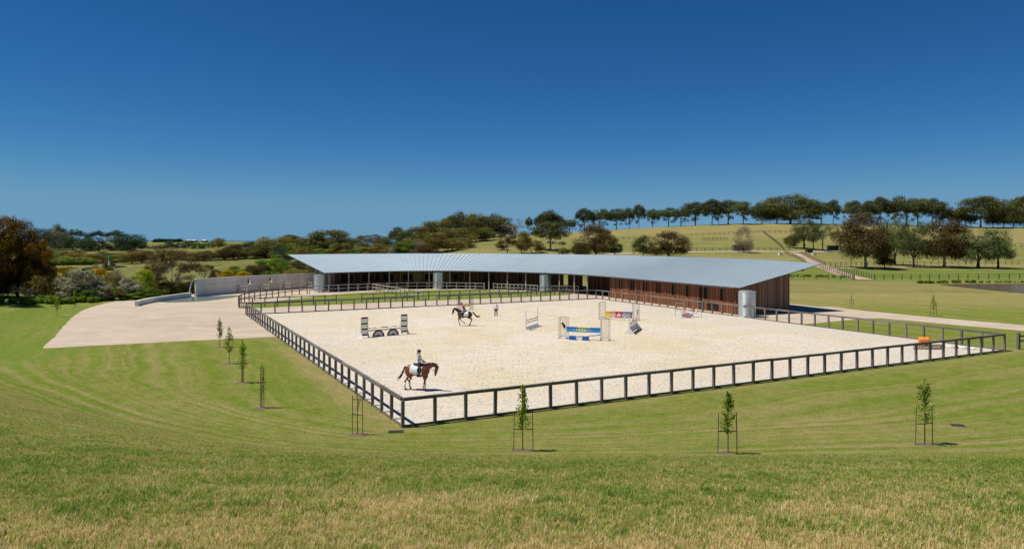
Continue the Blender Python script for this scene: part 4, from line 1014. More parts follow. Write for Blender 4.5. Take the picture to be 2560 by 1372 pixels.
MG = 'tree belt behind the curved roof'
for k, (px, yt, w, Y, kd, lab) in enumerate((
    (822, 582, 84, 250, 'umbrella', 'spreading umbrella gum with pale limbs above the roof tip'), (766, 600, 50, 262, 'olive', 'olive gum beside the spreading umbrella gum'), (793, 598, 44, 256, 'dense', 'dark gum tucked against the spreading umbrella gum'),
    (878, 599, 64, 246, 'dense', 'round green gum after the spreading umbrella gum'), (852, 612, 46, 236, 'olive', 'low olive gum in front of the umbrella gum'), (922, 587, 50, 330, 'rustopen', 'rusty domed gum between umbrella gum and dense wood'), (962, 594, 40, 330, 'dense', 'small green gum between rusty gum and dense wood'),
    (945, 612, 40, 250, 'olive', 'low scrub gum before the dense wood starts'), (985, 612, 36, 246, 'grey', 'twiggy grey scrub gum at the foot of dense wood'), (900, 618, 44, 236, 'green', 'low bright green gum on the roof line'), (916, 620, 40, 232, 'olive', 'low olive gum on the roof line'),
    (728, 592, 40, 330, 'umbrella', 'umbrella gum standing alone on the bright far field'), (686, 591, 62, 300, 'olive', 'golden topped gum above the dark clump'), (672, 607, 66, 280, 'dense', 'dark green clump tree near the roof tip'), (708, 612, 46, 262, 'dense', 'dark shaded gum beside the roof tip'),
    (702, 624, 36, 200, 'pine', 'dark two-stemmed tree standing on the field at roof tip'), (740, 612, 50, 260, 'green', 'green gum right above the roof tip'), (780, 616, 60, 244, 'olive', 'olive belt tree close above the roof edge'), (826, 616, 54, 240, 'green', 'green belt tree below the umbrella gum'))):
    tree(kd, 'gum_tree', lab, px, yt, w, Y=Y, group=MG)
DG = 'dark trees on the far field'
for k, (px, yt, w, kd) in enumerate(((621, 605, 36, 'pine'), (590, 611, 34, 'pine'), (546, 598, 28, 'olive'), (521, 606, 28, 'pine'), (497, 604, 26, 'cypress'), (472, 602, 28, 'pine'), (449, 604, 24, 'cypress'), (428, 604, 26, 'pine'), (413, 609, 14, 'cypress'), (404, 608, 14, 'cypress'), (395, 609, 14, 'cypress'), (382, 612, 20, 'cypress'), (362, 611, 20, 'cypress'), (650, 613, 30, 'olive'))):
    tree(kd, 'conifer', f'{ords[k]} dark tree of the far field row, from the roof tip towards the pines', px, yt, w, Y=480 + (k * 13) % 40, group=DG)
BG = 'brown gum line edging the sloping field'
for k, (px, yt, w, kd) in enumerate(((487, 632, 40, 'dense'), (507, 628, 44, 'olive'), (528, 627, 40, 'rustopen'), (546, 632, 30, 'pine'), (562, 625, 38, 'olive'), (584, 617, 52, 'brown'), (614, 619, 48, 'olive'), (640, 619, 44, 'dense'), (662, 622, 40, 'olive'), (685, 628, 40, 'dense'))):
    tree(kd, 'gum_tree', f'{ords[k]} tree from the left in the brown line above the sloping green field', px, yt, w, Y=292 - (k % 3) * 6, group=BG)
NG = 'bushes behind the concrete wall'
for k, (px, yt, w, Y, kd, lab) in enumerate((
    (592, 668, 40, 160, 'bright', 'small upright yellow-green pine bush above the wall'), (629, 665, 34, 165, 'brown', 'rusty brown bush above the concrete wall'), (654, 664, 36, 166, 'brown', 'dark rusty bush beside the large green bush'), (680, 645, 66, 168, 'green', 'largest bright green bush above the concrete wall'),
    (708, 663, 36, 165, 'green', 'green bush at the shoulder of the largest bush'), (735, 675, 50, 160, 'olive', 'ochre low bush under the roof tip'), (752, 652, 46, 190, 'dense', 'dark tree glimpsed under the roof edge'), (790, 660, 40, 185, 'dense', 'second dark tree glimpsed deeper under the roof edge'), (511, 660, 36, 170, 'rustopen', 'small rusty tree above the wall end'), (541, 676, 28, 158, 'brown', 'low dark brown bush above the wall'), (567, 680, 34, 156, 'yellow', 'yellow low bush behind the wall'), (607, 682, 40, 156, 'yellow', 'olive yellow bush at the first wall window'), (770, 683, 40, 160, 'olive', 'low ochre bush close behind the wall'))):
    tree(kd, 'small_bush' if 'bush' in lab else 'gum_tree', lab, px, yt, w, Y=Y, group=NG)
PG = 'far pines and cypresses on the rise'
for k, (px, yt, w, kd, Y, lab) in enumerate((
    (111, 573, 46, 'pine', 470, 'dark rounded pine nearest the rusty gums'), (138, 568, 40, 'dense', 490, 'tallest brown-topped tree of the far pines'), (150, 580, 52, 'grey', 470, 'grey green far tree beside the tallest one'), (163, 576, 26, 'pine', 480, 'pointed far pine beside grey tree'), (188, 577, 30, 'stonepine', 480, 'flat-topped stone pine on the skyline'), (181, 590, 50, 'pine', 460, 'dark skirted pine below the stone pine'), (209, 584, 30, 'pine', 470, 'short pine between stone pine and bare gum'), (229, 580, 36, 'bare', 480, 'bare grey topped gum among the pines'), (247, 580, 34, 'stonepine', 480, 'second flat-topped pine beyond the bare gum'),
    (247, 593, 60, 'cypress', 440, 'broad dark cypress at the middle of the pines'), (292, 579, 38, 'stonepine', 480, 'round headed pine past the broad cypress'), (280, 594, 46, 'grey', 470, 'grey trunked tree under the round headed pine'), (306, 588, 60, 'pine', 450, 'dark pine next to the last one'), (336, 587, 50, 'pine', 450, 'last dark dome pine before the open field'), (318, 604, 40, 'cypress', 440, 'low dark cypress at the foot of last pines'), (128, 596, 40, 'cypress', 450, 'low cypress under the tallest far tree'), (215, 598, 44, 'pine', 440, 'dark low pine left of broad cypress'))):
    tree(kd, 'pine_tree', lab, px, yt, w, Y=Y, group=PG)
OG = 'olive scrub band across the valley'
for k, (px, yt, w, kd, Y) in enumerate(((112, 632, 46, 'olive', 300), (134, 624, 48, 'dense', 310), (146, 637, 46, 'green', 285), (178, 624, 44, 'olive', 305), (178, 643, 46, 'olive', 280), (200, 632, 44, 'olive', 300), (214, 645, 42, 'olive', 280), (232, 637, 44, 'olive', 290), (262, 631, 44, 'dense', 300), (288, 637, 40, 'green', 295), (310, 630, 36, 'rustopen', 300), (330, 630, 48, 'olive', 282), (354, 626, 46, 'rustopen', 284), (388, 625, 50, 'olive', 300), (420, 628, 46, 'brown', 305), (448, 630, 44, 'olive', 300), (470, 640, 40, 'olive', 300))):
    tree(kd, 'gum_tree', f'{ords[k]} rounded tree of the olive scrub band, counted from the rusty edge gums', px, yt, w, Y=Y, group=OG)
for k, (px, yt, w, kd, Y, lab) in enumerate((
    (177, 667, 14, 'green', 250, 'small green bush out on the valley field'), (190, 668, 14, 'grey', 250, 'small grey bush out on the valley field'), (237, 660, 22, 'grey', 248, 'twiggy grey shrub beside the white and teal pole'), (270, 652, 30, 'brown', 250, 'brown rounded tree just behind the white and teal pole'), (222, 667, 18, 'green', 246, 'green bush at the end of the dark ground cover'), (300, 664, 26, 'dark', 256, 'low dark bush under the open valley trees'))):
    tree(kd, 'small_bush', lab, px, yt, w, Y=Y, group='bushes on the valley field')
VG = 'scrub behind the gravel yard'
for k, (px, yt, w, kd, Y, nm, lab) in enumerate((
    (430, 628, 100, 'rustopen', 126, 'gum_tree', 'tall open rust-tipped gum with many pale stems behind the yard'), (378, 662, 36, 'rustopen', 128, 'gum_tree', 'small rusty headed gum beside the tall open gum'), (200, 681, 92, 'silver', 110, 'silver_shrub', 'big silver white shrub at the edge of the lawn'), (246, 706, 50, 'silver', 110, 'silver_shrub', 'lower silver shrub at the side of big silver one'),
    (152, 672, 70, 'yellow', 121, 'wattle_shrub', 'golden wattle between rusty gums and silver shrub'), (246, 680, 70, 'yellow', 122, 'wattle_shrub', 'golden wattle peeping over the silver shrub'), (287, 682, 50, 'grey', 119, 'scrub_bush', 'grey twiggy bush next to the golden wattle'), (310, 690, 46, 'olive', 121, 'scrub_bush', 'dark olive bush above the small silver one'), (320, 700, 46, 'silver', 113, 'silver_shrub', 'small silver shrub beside the bright green bush'),
    (354, 681, 56, 'bright', 118, 'scrub_bush', 'bright yellow-green bush behind the yard edge'), (352, 715, 56, 'green', 114, 'scrub_bush', 'darker green bush at the foot of the bright bush'), (398, 694, 42, 'brown', 124, 'scrub_bush', 'dark brown bush between bright bush and tall open gum'), (462, 690, 58, 'grey', 130, 'scrub_bush', 'pale flowered dark bush beside the wall spout'), (478, 705, 40, 'dense', 128, 'scrub_bush', 'dark bush directly behind the wall spout'), (418, 706, 44, 'bright', 126, 'scrub_bush', 'small lime bush under the tall open gum'), (440, 705, 50, 'dense', 124, 'scrub_bush', 'dark low bush under the tall open gum'),
    (170, 712, 64, 'olive', 112, 'scrub_bush', 'dark shaded scrub below the golden wattle'), (225, 722, 60, 'green', 109, 'scrub_bush', 'low green scrub at the foot of big silver shrub'), (285, 722, 56, 'olive', 111, 'scrub_bush', 'low olive scrub at the lawn edge'), (330, 728, 50, 'green', 112, 'scrub_bush', 'low green scrub nearest the gravel edge'))):
    tree(kd, nm, lab, px, yt, w, Y=Y, group=VG)
EG = 'large rusty gums at the lawn edge'
tree('bigrust', 'gum_tree', 'tallest dark gum at the very edge of the photo', -10, 534, 130, Y=109, group=EG, v=0)
tree('bigrust', 'gum_tree', 'rust-tipped gum one in from the tallest edge gum', 44, 562, 104, Y=111, group=EG, v=1)
tree('bigrust', 'gum_tree', 'lower rust-tipped gum, outermost towards the yellow wattle', 88, 598, 84, Y=110, group=EG, v=2)
tree('bigrust', 'gum_tree', 'tall dark gum just beyond the photo edge', -110, 545, 150, Y=104, group=EG, v=1)
tree('bigrust', 'gum_tree', 'broad dark gum outside the frame shading the lawn edge', -96, 500, 150, Y=95, group=EG, v=0)
tree('bigrust', 'gum_tree', 'second broad gum outside the frame shading the lawn', -215, 500, 160, Y=92, group=EG, v=2)
tree('olive', 'scrub_bush', 'dark undergrowth bush beneath the rusty edge gums', 96, 692, 60, Y=108, group=EG)
tree('bare', 'scrub_bush', 'bare grey branched bush under the rusty edge gums', 66, 712, 60, Y=106, group=EG)
tree('dense', 'scrub_bush', 'dark shaded bush under the tallest edge gum', 20, 700, 70, Y=108, group=EG)

# ------------------------------------------------------------------ saplings
def sapling(label, px, py, top, w, dens=1.0, stakes=((-.42, -.05), (.40, .05)), sh=1.75, Y=None, y0=20.0, lean=(0, 0), seed=0, mulch=True, name='staked_sapling'):
    x, y, z = ray(px, py, y0); rg = np.random.default_rng(seed + 900)
    hgt = (py - top) * y / F; wid = w * 1.18 * y / F
    t = thing(name, label, 'young tree', (x, y, z), 0, 'staked saplings on the lawns')
    tk = MB(); tw = [(0, 0, -.05), (rg.normal() * .015, 0, hgt * .35), (rg.normal() * .02, rg.normal() * .02, hgt * .7), (0, 0, hgt * .97)]
    tk.tube(tw, [.026, .021, .014, .005], 6)
    if dens:
        cen = []; n = int(620 * dens)
        for k in range(12):
            a = rg.random() * 6.28; z0 = hgt * (.32 + .5 * rg.random()); r_ = wid * .5 * (.6 + .5 * rg.random()) * (1.05 - z0 / hgt * .7); z1 = z0 + hgt * .13
            tk.tube([(0, 0, z0 - .1), (math.cos(a) * r_ * .6, math.sin(a) * r_ * .6, z0 + hgt * .06), (math.cos(a) * r_, math.sin(a) * r_, z1)], [.009, .006, .002], 4, cap=False)
            m_ = int(n * .045); f = rg.random(m_); cen += [(math.cos(a) * r_ * q + rg.normal() * .05, math.sin(a) * r_ * q + rg.normal() * .05, z0 + (z1 - z0) * q + rg.normal() * .06) for q in f]
        m_ = int(n * .5); zz = hgt * (.34 + .66 * rg.random(m_) ** 1.15); prof = np.interp(zz / hgt, [.33, .42, .6, .8, .93, 1.0], [.5, .95, .9, .6, .35, .1])
        aa = rg.random(m_) * 6.28; rr = np.sqrt(rg.random(m_)) * wid * .42 * prof
        cen = np.array(cen + [(math.cos(a) * r, math.sin(a) * r, q) for a, r, q in zip(aa, rr, zz)]); k = len(cen)
        nor = rg.normal(size=(k, 3)) + np.array([0, 0, .5]); nor /= np.linalg.norm(nor, axis=1, keepdims=True); sz = .046 * (.6 + .8 * rg.random(k)) * (1 if dens > .5 else .8)
        link('crown', quads_mesh('crown', cen, nor, rg.normal(size=(k, 3)), sz * .62, sz, M['leaf_sap']), t)
    else:
        for k in range(7):
            a = rg.random() * 6.28; z0 = hgt * (.45 + .3 * rg.random()); tk.tube([(0, 0, z0), (math.cos(a) * .10, math.sin(a) * .10, z0 + .3), (math.cos(a) * .17, math.sin(a) * .17, z0 + .65)], [.009, .006, .003], 4, cap=False)
    tk.obj('trunk', M['bark'], t)
    for sx, sy in stakes:
        s_ = MB(); s_.tube([(sx, sy, -.1), (sx * .92, sy, sh)], .019, 6); so = s_.obj('stake', M['stake'], t)
        for q in (.52, .9) if dens == 0 else (.55,):
            b = MB(); b.bar((sx * .95, sy, sh * q), (0, 0, sh * q - .02), .02, .035); b.obj('tie', M['tie'], so)
    if mulch:
        mm = MB(); n = 18; vs = [(0, 0, .05)]
        for ring, hz in ((.5, .045), (1, .004)):
            for j in range(n):
                a = 6.283 * j / n; q = ring * (.30 + .16 * rg.random()); vs.append((math.cos(a) * q * 1.25, math.sin(a) * q, hz))
        mm.add(vs, [(0, 1 + j, 1 + (j + 1) % n) for j in range(n)] + [(1 + j, 1 + n + j, 1 + n + (j + 1) % n, 1 + (j + 1) % n) for j in range(n)])
        mm.obj('mulch', M['mulch'], t)
    return t
sapling('leafy staked sapling below the front arena fence, nearest the corner drain', 1307, 1127, 961, 44, seed=1, stakes=((-.40, -.05), (.45, -.05)))
sapling('leafy staked sapling in the middle of the front lawn row', 1820, 1134, 979, 46, .95, seed=2, stakes=((-.43, 0), (.40, .05)))
sapling('tilted staked sapling next to the flat grate on the front lawn', 2312, 1111, 948, 50, 1.0, seed=3, stakes=((-.45, -.05), (.42, .1)))
sapling('leafless twig sapling between two dark stakes at the arena corner', 894, 1087, 965, 10, 0, seed=4, stakes=((-.27, .05), (.27, -.1)), sh=1.9)
sapling('thin sparse sapling with pale stakes, nearest the bare twig', 655, 1020, 905, 20, .22, seed=5, stakes=((-.12, .1), (.14, -.1)), sh=2.3)
sapling('slim leafy sapling, third in the row beside the arena fence', 606, 957, 849, 26, .8, seed=6, stakes=((-.10, .1), (.12, -.1)), sh=1.7)
sapling('slim leafy sapling, second in the row beside the arena fence', 573, 909, 819, 28, .95, seed=7, stakes=())
sapling('slim leafy sapling standing against the gravel yard', 549, 868, 795, 20, .85, seed=8, stakes=())
sapling('small green sapling on the lawn beside the curved yard edge', 143, 792, 738, 18, .9, seed=9, stakes=(), y0=60, mulch=False)
sapling('small sapling where the lawn shade meets the yard', 187, 768, 722, 12, .8, seed=10, stakes=((.1, 0),), y0=60, mulch=False)
sapling('pale sapling behind the yard in front of the small silver shrub', 288, 753, 708, 12, .7, seed=11, stakes=((-.2, 0), (.2, 0)), y0=60, mulch=False)
sapling('dark sapling in the tall grass under the wattle', 128, 765, 734, 14, .8, seed=12, stakes=(), y0=60, mulch=False)
sapling('small leafy sapling with two stakes across the drive', 2334, 789, 737, 15, .7, seed=13, stakes=((-.42, 0), (.45, .1)), sh=1.5, y0=60, mulch=False)
sapling('bare twig with thin stakes across the drive beside the gable', 2129, 770, 731, 6, 0, seed=14, stakes=((-.3, 0), (.32, 0)), sh=1.3, y0=60, mulch=False)

# ------------------------------------------------------------------ horses and people
M['coat_chestnut'] = grained('chestnut_coat', (.125, .033, .010), (.21, .060, .019), 2.5, .48, spec=.45)
M['coat_bay'] = grained('dark_bay_coat', (.045, .016, .009), (.115, .04, .018), 2.2, .36, spec=.45)
M['mane_brown'] = plain('brown_horse_hair', (.06, .022, .012), .6)
M['mane_black'] = plain('black_horse_hair', (.012, .01, .009), .6)
M['hoof'] = plain('hoof_horn', (.10, .08, .06), .6)
M['bandage'] = plain('white_leg_bandage', (.74, .73, .70), .8, var=.04)
M['leather'] = plain('dark_leather', (.022, .014, .010), .45)
M['skin'] = plain('skin', (.46, .27, .19), .55, var=.06)
M['shirt'] = plain('white_cotton', (.76, .76, .77), .8, var=.03)
M['vest_blue'] = plain('pale_blue_cotton', (.30, .34, .58), .8, var=.05)
M['vest_red'] = plain('red_cotton', (.62, .06, .035), .8)
M['sleeve_pink'] = plain('pale_pink_cotton', (.72, .52, .46), .8, var=.04)
M['breeches_navy'] = plain('navy_breeches', (.012, .015, .03), .7)
M['jeans'] = plain('light_denim', (.18, .32, .45), .8)
M['trousers'] = plain('black_trousers', (.012, .012, .014), .75)
M['boot'] = plain('black_boot_leather', (.010, .009, .009), .35)
M['helmet'] = plain('black_helmet', (.014, .013, .014), .35)
M['hair'] = plain('dark_brown_hair', (.03, .018, .012), .6)
M['cloth_dark'] = plain('dark_glove', (.014, .013, .013), .7)
M['eye'] = plain('dark_eye', (.008, .006, .006), .15)
M['lip'] = plain('lip', (.34, .12, .10), .5)

def solid(mb, name, mt, parent=None, vox=.016, it=5, fac=.5):
    """one continuous skin over overlapping closed forms"""
    me = mb.mesh(name + '_form', mt); o = bpy.data.objects.new(name + '_form', me); C.objects.link(o)
    r = o.modifiers.new('r', 'REMESH'); r.mode = 'VOXEL'; r.voxel_size = vox; r.use_smooth_shade = True
    if it: s = o.modifiers.new('s', 'SMOOTH'); s.iterations = it; s.factor = fac
    dg = bpy.context.evaluated_depsgraph_get(); ev = o.evaluated_get(dg); nm = bpy.data.meshes.new_from_object(ev)
    bpy.data.objects.remove(o); bpy.data.meshes.remove(me); nm.name = name
    nm.materials.clear(); nm.materials.append(mt); nm.polygons.foreach_set('use_smooth', [True] * len(nm.polygons))
    return link(name, nm, parent)
TORSO = [(-.83, 1.30, .06, .10), (-.78, 1.26, .16, .22), (-.66, 1.25, .235, .305), (-.48, 1.255, .275, .325), (-.25, 1.215, .275, .315), (0, 1.185, .285, .325), (.22, 1.185, .275, .345), (.42, 1.22, .245, .365), (.58, 1.26, .19, .315), (.70, 1.27, .13, .21), (.76, 1.27, .06, .10)]
def tor(x):
    xs = [t[0] for t in TORSO]; return [float(np.interp(x, xs, [t[k] for t in TORSO])) for k in (1, 2, 3)]
def horse(label, loc, rz, coat, hair, neck, head, legs, tail, socks, padx=(-.40, .36)):
    t = thing('horse', label, 'horse', loc, rz); h0 = head[0]; head = [(h0[0] + (p[0] - h0[0]) * 1.12, h0[1] + (p[1] - h0[1]) * 1.12, p[2] * 1.14, p[3] * 1.12) for p in head]
    b = MB(); b.tube([(x, 0, z) for x, z, _, _ in TORSO], [(w, h) for _, _, w, h in TORSO], 16)
    b.tube([(x, 0, z) for x, z, _, _ in neck], [(w, h) for _, _, w, h in neck], 14)
    b.tube([(x, 0, z) for x, z, _, _ in head], [(w, h) for _, _, w, h in head], 14)
    hx, hz = head[0][0], head[0][1]
    dv = (Vector((head[-1][0], 0, head[-1][1])) - Vector((hx, 0, hz))).normalized()
    for s in (-1, 1):                            # ears, jowls, nostrils
        e = Vector((hx, s * .055, hz)) - dv * .02; b.tube([tuple(e), tuple(e - dv * .07 + Vector((.02, s * .012, .03))), tuple(e - dv * .15 + Vector((.035, s * .016, .04)))], [(.03, .022), (.028, .018), .006], 8)
        q = Vector((head[2][0], s * .045, head[2][1])) - Vector((.03, 0, .02)); b.ball(q, (.065, .045, .085))
        b.ball((head[-1][0], s * .03, head[-1][1] + .02), (.03, .022, .03))
        b.ball((-.52, s * .15, 1.12), (.27, .13, .34)); b.ball((.46, s * .15, 1.13), (.18, .10, .28))
    lr = {'f': [(.10, .17), (.085, .12), (.062, .075), (.052, .06), (.036, .044), (.044, .05), (.042, .054), (.058, .07)], 'h': [(.14, .28), (.125, .21), (.09, .135), (.056, .085), (.040, .048), (.046, .052), (.044, .056), (.058, .07)]}
    for kind, pts in legs: b.tube([tuple(p) for p in pts], lr[kind][:len(pts)], 10)
    body = solid(b, 'body', coat, t, .018, 6)
    for kind, pts in legs:
        h = MB(); p, q = Vector(pts[-2]), Vector(pts[-1]); h.tube([tuple(p.lerp(q, .45)), tuple(q)], [(.056, .066), (.068, .085)], 10); h.obj('hoof', M['hoof'], t, True)
    for k in socks:
        pts = legs[k][1]; a, c = Vector(pts[-5]), Vector(pts[-3]); s = MB(); m_ = Vector(pts[-4])
        s.tube([tuple(a.lerp(m_, .35)), tuple(m_), tuple(c)], [.064, .057, .066], 10); s.obj('leg_bandage', M['bandage'], t, True)
    tl = MB(); tl.tube(tail, [.045, .075, .085, .07, .04, .012][:len(tail)], 8)
    rg = np.random.default_rng(8)
    for k in range(26):
        o_ = Vector((0, rg.normal() * .035, rg.normal() * .03)); tl.tube([tuple(Vector(p) + o_ * (.4 + i * .35)) for i, p in enumerate(tail)], [.012, .016, .016, .014, .010, .003][:len(tail)], 4, cap=False)
    tl.obj('tail', hair, t, True)
    mn = MB()
    for i in range(len(neck) - 1):
        for q in np.linspace(0, 1, 7)[:-1]:
            c = [neck[i][j] * (1 - q) + neck[i + 1][j] * q for j in range(4)]; d = Vector((neck[i + 1][0] - neck[i][0], 0, neck[i + 1][1] - neck[i][1])).normalized(); n = Vector((-d.z, 0, d.x))
            top = Vector((c[0], 0, c[1])) + n * (c[3] * .97)
            if i == 0 and q < .4: continue
            sd = -1 if len(socks) else 1
            mn.tube([tuple(top + n * .015), tuple(top + Vector((-.01, sd * c[2] * .8, -.03))), tuple(top + Vector((-.03 + rg.normal() * .01, sd * (c[2] * 1.02 + .01), -.12 + rg.normal() * .015)))], [.022, .022, .006], 5)
    mn.obj('mane', hair, t, True)
    # bridle: noseband, browband, cheek straps and the bit
    br = MB(); H2 = [Vector((p[0], 0, p[1])) for p in head]
    def ring(k, f, wd=.016, ex=1.06):
        a = H2[k].lerp(H2[k + 1], f); w = (head[k][2] * (1 - f) + head[k + 1][2] * f) * ex + .012; hh = (head[k][3] * (1 - f) + head[k + 1][3] * f) * ex + .012
        t1 = (H2[k + 1] - H2[k]).normalized() * wd; br.tube([tuple(a - t1), tuple(a + t1)], [(w, hh), (w, hh)], 14, cap=False)
    ring(0, .45); ring(2, .75)
    for s in (-1, 1):
        pts = [H2[0] + Vector((0, s * (head[0][2] + .015), 0)), H2[1] + Vector((0, s * (head[1][2] + .025), 0)), H2[2] + Vector((0, s * (head[2][2] + .025), 0)), H2[3] + Vector((0, s * (head[3][2] + .02), 0))]
        br.tube([tuple(p) for p in pts], .011, 5); br.ball(pts[-1], (.03, .012, .03))
    br.obj('bridle', M['leather'], t, True)
    for s in (-1, 1): e = MB(); p = H2[1] + Vector((.03, s * (head[1][2] + .006), .02)); e.ball(p, (.022, .014, .02)); e.obj('eye', M['eye'], t, True)
    return t
def saddle(label, loc, rz, padx):
    t = thing('saddle', label, 'saddle', loc, rz)
    pd = MB(); nx, na = 12, 22; vs = []; fs = []
    for lay in (1.035, 1.06):
        for i in range(nx + 1):
            x = padx[0] + (padx[1] - padx[0]) * i / nx; z, w, h = tor(x)
            am = 2.08 if .1 < i / nx else 1.95
            for j in range(na + 1):
                a = -am + 2 * am * j / na; vs.append((x - .06 * abs(a) / am, math.sin(a) * (w * lay + .012), z + math.cos(a) * (h * lay + .012)))
    st = (nx + 1) * (na + 1)
    for i in range(nx):
        for j in range(na):
            q = (i * (na + 1) + j, i * (na + 1) + j + 1, (i + 1) * (na + 1) + j + 1, (i + 1) * (na + 1) + j); fs.append(q); fs.append(tuple(p + st for p in q[::-1]))
    rim_ = [i * (na + 1) for i in range(nx + 1)] + [nx * (na + 1) + j for j in range(1, na + 1)] + [i * (na + 1) + na for i in range(nx - 1, -1, -1)] + [j for j in range(na - 1, 0, -1)]
    for a, b in zip(rim_, rim_[1:] + rim_[:1]): fs.append((a, b, b + st, a + st))
    pd.add(vs, fs); pd.obj('saddle_pad', M['shirt'], t, True)
    sd = MB(); c = .02
    for k in range(9):
        x = padx[0] + .16 + (padx[1] - padx[0] - .26) * k / 8; z, w, h = tor(x); u = abs(k - 4.2) / 4.2
        sd.ball((x, 0, z + h + .045 + .055 * u ** 2.2), (.085, .13 + .05 * (1 - u), .055))
    for s in (-1, 1): z, w, h = tor(.1); sd.ball((.16, s * (w + .022), z + .10), (.13, .024, .19))
    solid(sd, 'seat', M['leather'], t, .016, 4)
    g = MB(); z, w, h = tor(.16); g.tube([(.13, 0, z), (.21, 0, z)], [(w + .02, h + .02), (w + .02, h + .02)], 20, cap=False); g.obj('girth', M['leather'], t, True)
    return t
def limb(m, pts, rad, n=10): m.tube([tuple(p) for p in pts], rad, n)
def person(label, loc, rz, J, top, sleeve, legc, boots, headwear, gloves, long_sleeve=False, ponytail=False, vest=None):
    """J: pelvis, chest, neck, head and per side sh, el, wr, hip, kn, an, toe in local metres, facing +X"""
    t = thing('person', label, 'person', loc, rz); V = lambda k: Vector(J[k])
    pel, ch, nk, hd = V('pelvis'), V('chest'), V('neck'), V('head'); up = (hd - nk).normalized(); fw = Vector((1, 0, 0))
    b = MB(); mid = pel.lerp(ch, .5)
    b.tube([tuple(pel - (ch - pel).normalized() * .10), tuple(pel), tuple(mid), tuple(ch), tuple(nk - (nk - ch) * .15)], [(.12, .09), (.165, .115), (.135, .10), (.175, .115), (.09, .07)], 14)
    b.tube([tuple(nk - up * .06), tuple(nk), tuple(hd - up * .07)], [(.065, .06), (.052, .055), (.052, .056)], 10)
    b.ball(hd, (.093, .073, .115)); b.ball(hd + Vector((.025, 0, -.055)), (.065, .055, .065))
    b.ball(hd + Vector((.094, 0, -.012)), (.022, .014, .026)); b.ball(hd + Vector((.082, 0, -.07)), (.022, .03, .018))
    for s in (-1, 1): b.ball(hd + Vector((-.005, s * .075, -.01)), (.02, .012, .032))
    for s, n in ((-1, 'r'), (1, 'l')):
        sh, el, wr, hp, kn, an, toe = (V(k + n) for k in ('sh', 'el', 'wr', 'hip', 'kn', 'an', 'toe'))
        b.ball(sh, .056); limb(b, [sh, sh.lerp(el, .5), el, el.lerp(wr, .35), wr], [.055, .048, .040, .041, .028])
        limb(b, [hp, hp.lerp(kn, .5), kn, kn.lerp(an, .35), an], [.095, .082, .058, .058, .036]); limb(b, [an + Vector((-.05, 0, -.03)), an.lerp(toe, .5), toe], [.042, .040, .03])
        d = (wr - el).normalized(); sd = Vector((0, 1, 0)) - d * d.y; sd.normalize(); pn = d.cross(sd).normalized()
        limb(b, [wr, wr + d * .05, wr + d * .095], [(.026, .020), (.040, .017), (.042, .015)])
        for k, (o_, ln) in enumerate(((-.030, .070), (-.010, .082), (.011, .076), (.031, .058))):
            p0 = wr + d * .085 + sd * o_; p1 = p0 + d * ln * .5 + pn * .012; p2 = p1 + (d * .55 + pn * .8).normalized() * ln * .32; p3 = p2 + (pn - d * .1).normalized() * ln * .25
            limb(b, [p0, p1, p2, p3], [.0095, .009, .0085, .007], 6)
        p0 = wr + d * .035 - sd * s * .03; limb(b, [p0, p0 + d * .035 - sd * s * .022 + pn * .008, p0 + d * .065 - sd * s * .018 + pn * .022], [.013, .011, .008], 6)
    solid(b, 'body', M['skin'], t, .011, 3, .4)
    tp = MB(); dn = (ch - pel).normalized()
    tp.tube([tuple(pel - dn * .02), tuple(pel + dn * .03), tuple(mid), tuple(ch), tuple(nk - (nk - ch) * .12)], [(.178, .13), (.178, .13), (.152, .118), (.192, .132), (.085, .078)], 14)
    for n, s_ in (('r', -1), ('l', 1)):
        sh, el, wr = V('sh' + n), V('el' + n), V('wr' + n); tp.ball(sh - Vector((0, s_ * .012, .012)), .064)
        limb(tp, [sh, sh.lerp(el, .5), el.lerp(sh, .12)] + ([el, el.lerp(wr, .4), wr] if long_sleeve else []), [.064, .062, .060] + ([.052, .052, .042] if long_sleeve else []))
    solid(tp, 'shirt', top if vest is None else sleeve, t, .014, 3)
    if vest is not None:
        vs_ = MB(); vs_.tube([tuple(pel + dn * .02), tuple(mid), tuple(ch), tuple(nk - (nk - ch) * .28)], [(.186, .142), (.166, .132), (.204, .146), (.11, .095)], 14); solid(vs_, 'vest', vest, t, .014, 3)
    lg = MB(); lg.tube([tuple(pel - dn * .12), tuple(pel - dn * .02), tuple(pel + dn * .05)], [(.13, .11), (.176, .128), (.165, .12)], 14)
    for n in 'rl':
        hp, kn, an = (V(k + n) for k in ('hip', 'kn', 'an')); limb(lg, [hp, hp.lerp(kn, .5), kn, kn.lerp(an, .35), an], [.108, .094, .07, .068, .058 if not boots else .05])
    solid(lg, 'trousers', legc, t, .014, 3)
    bt = MB()
    for n in 'rl':
        kn, an, toe = (V(k + n) for k in ('kn', 'an', 'toe')); sole = Vector((0, 0, -.025))
        bt = MB()
        if boots: limb(bt, [kn.lerp(an, .14), kn.lerp(an, .45), an], [.076, .074, .056])
        else: limb(bt, [kn.lerp(an, .85), an], [.062, .056])
        limb(bt, [an + Vector((-.06, 0, -.035)), an + Vector((0, 0, -.02)), an.lerp(toe, .6), toe + (toe - an).normalized() * .02], [(.045, .05), (.05, .055), (.05, .042), (.038, .03)])
        solid(bt, 'boot', M['boot'], t, .013, 3)
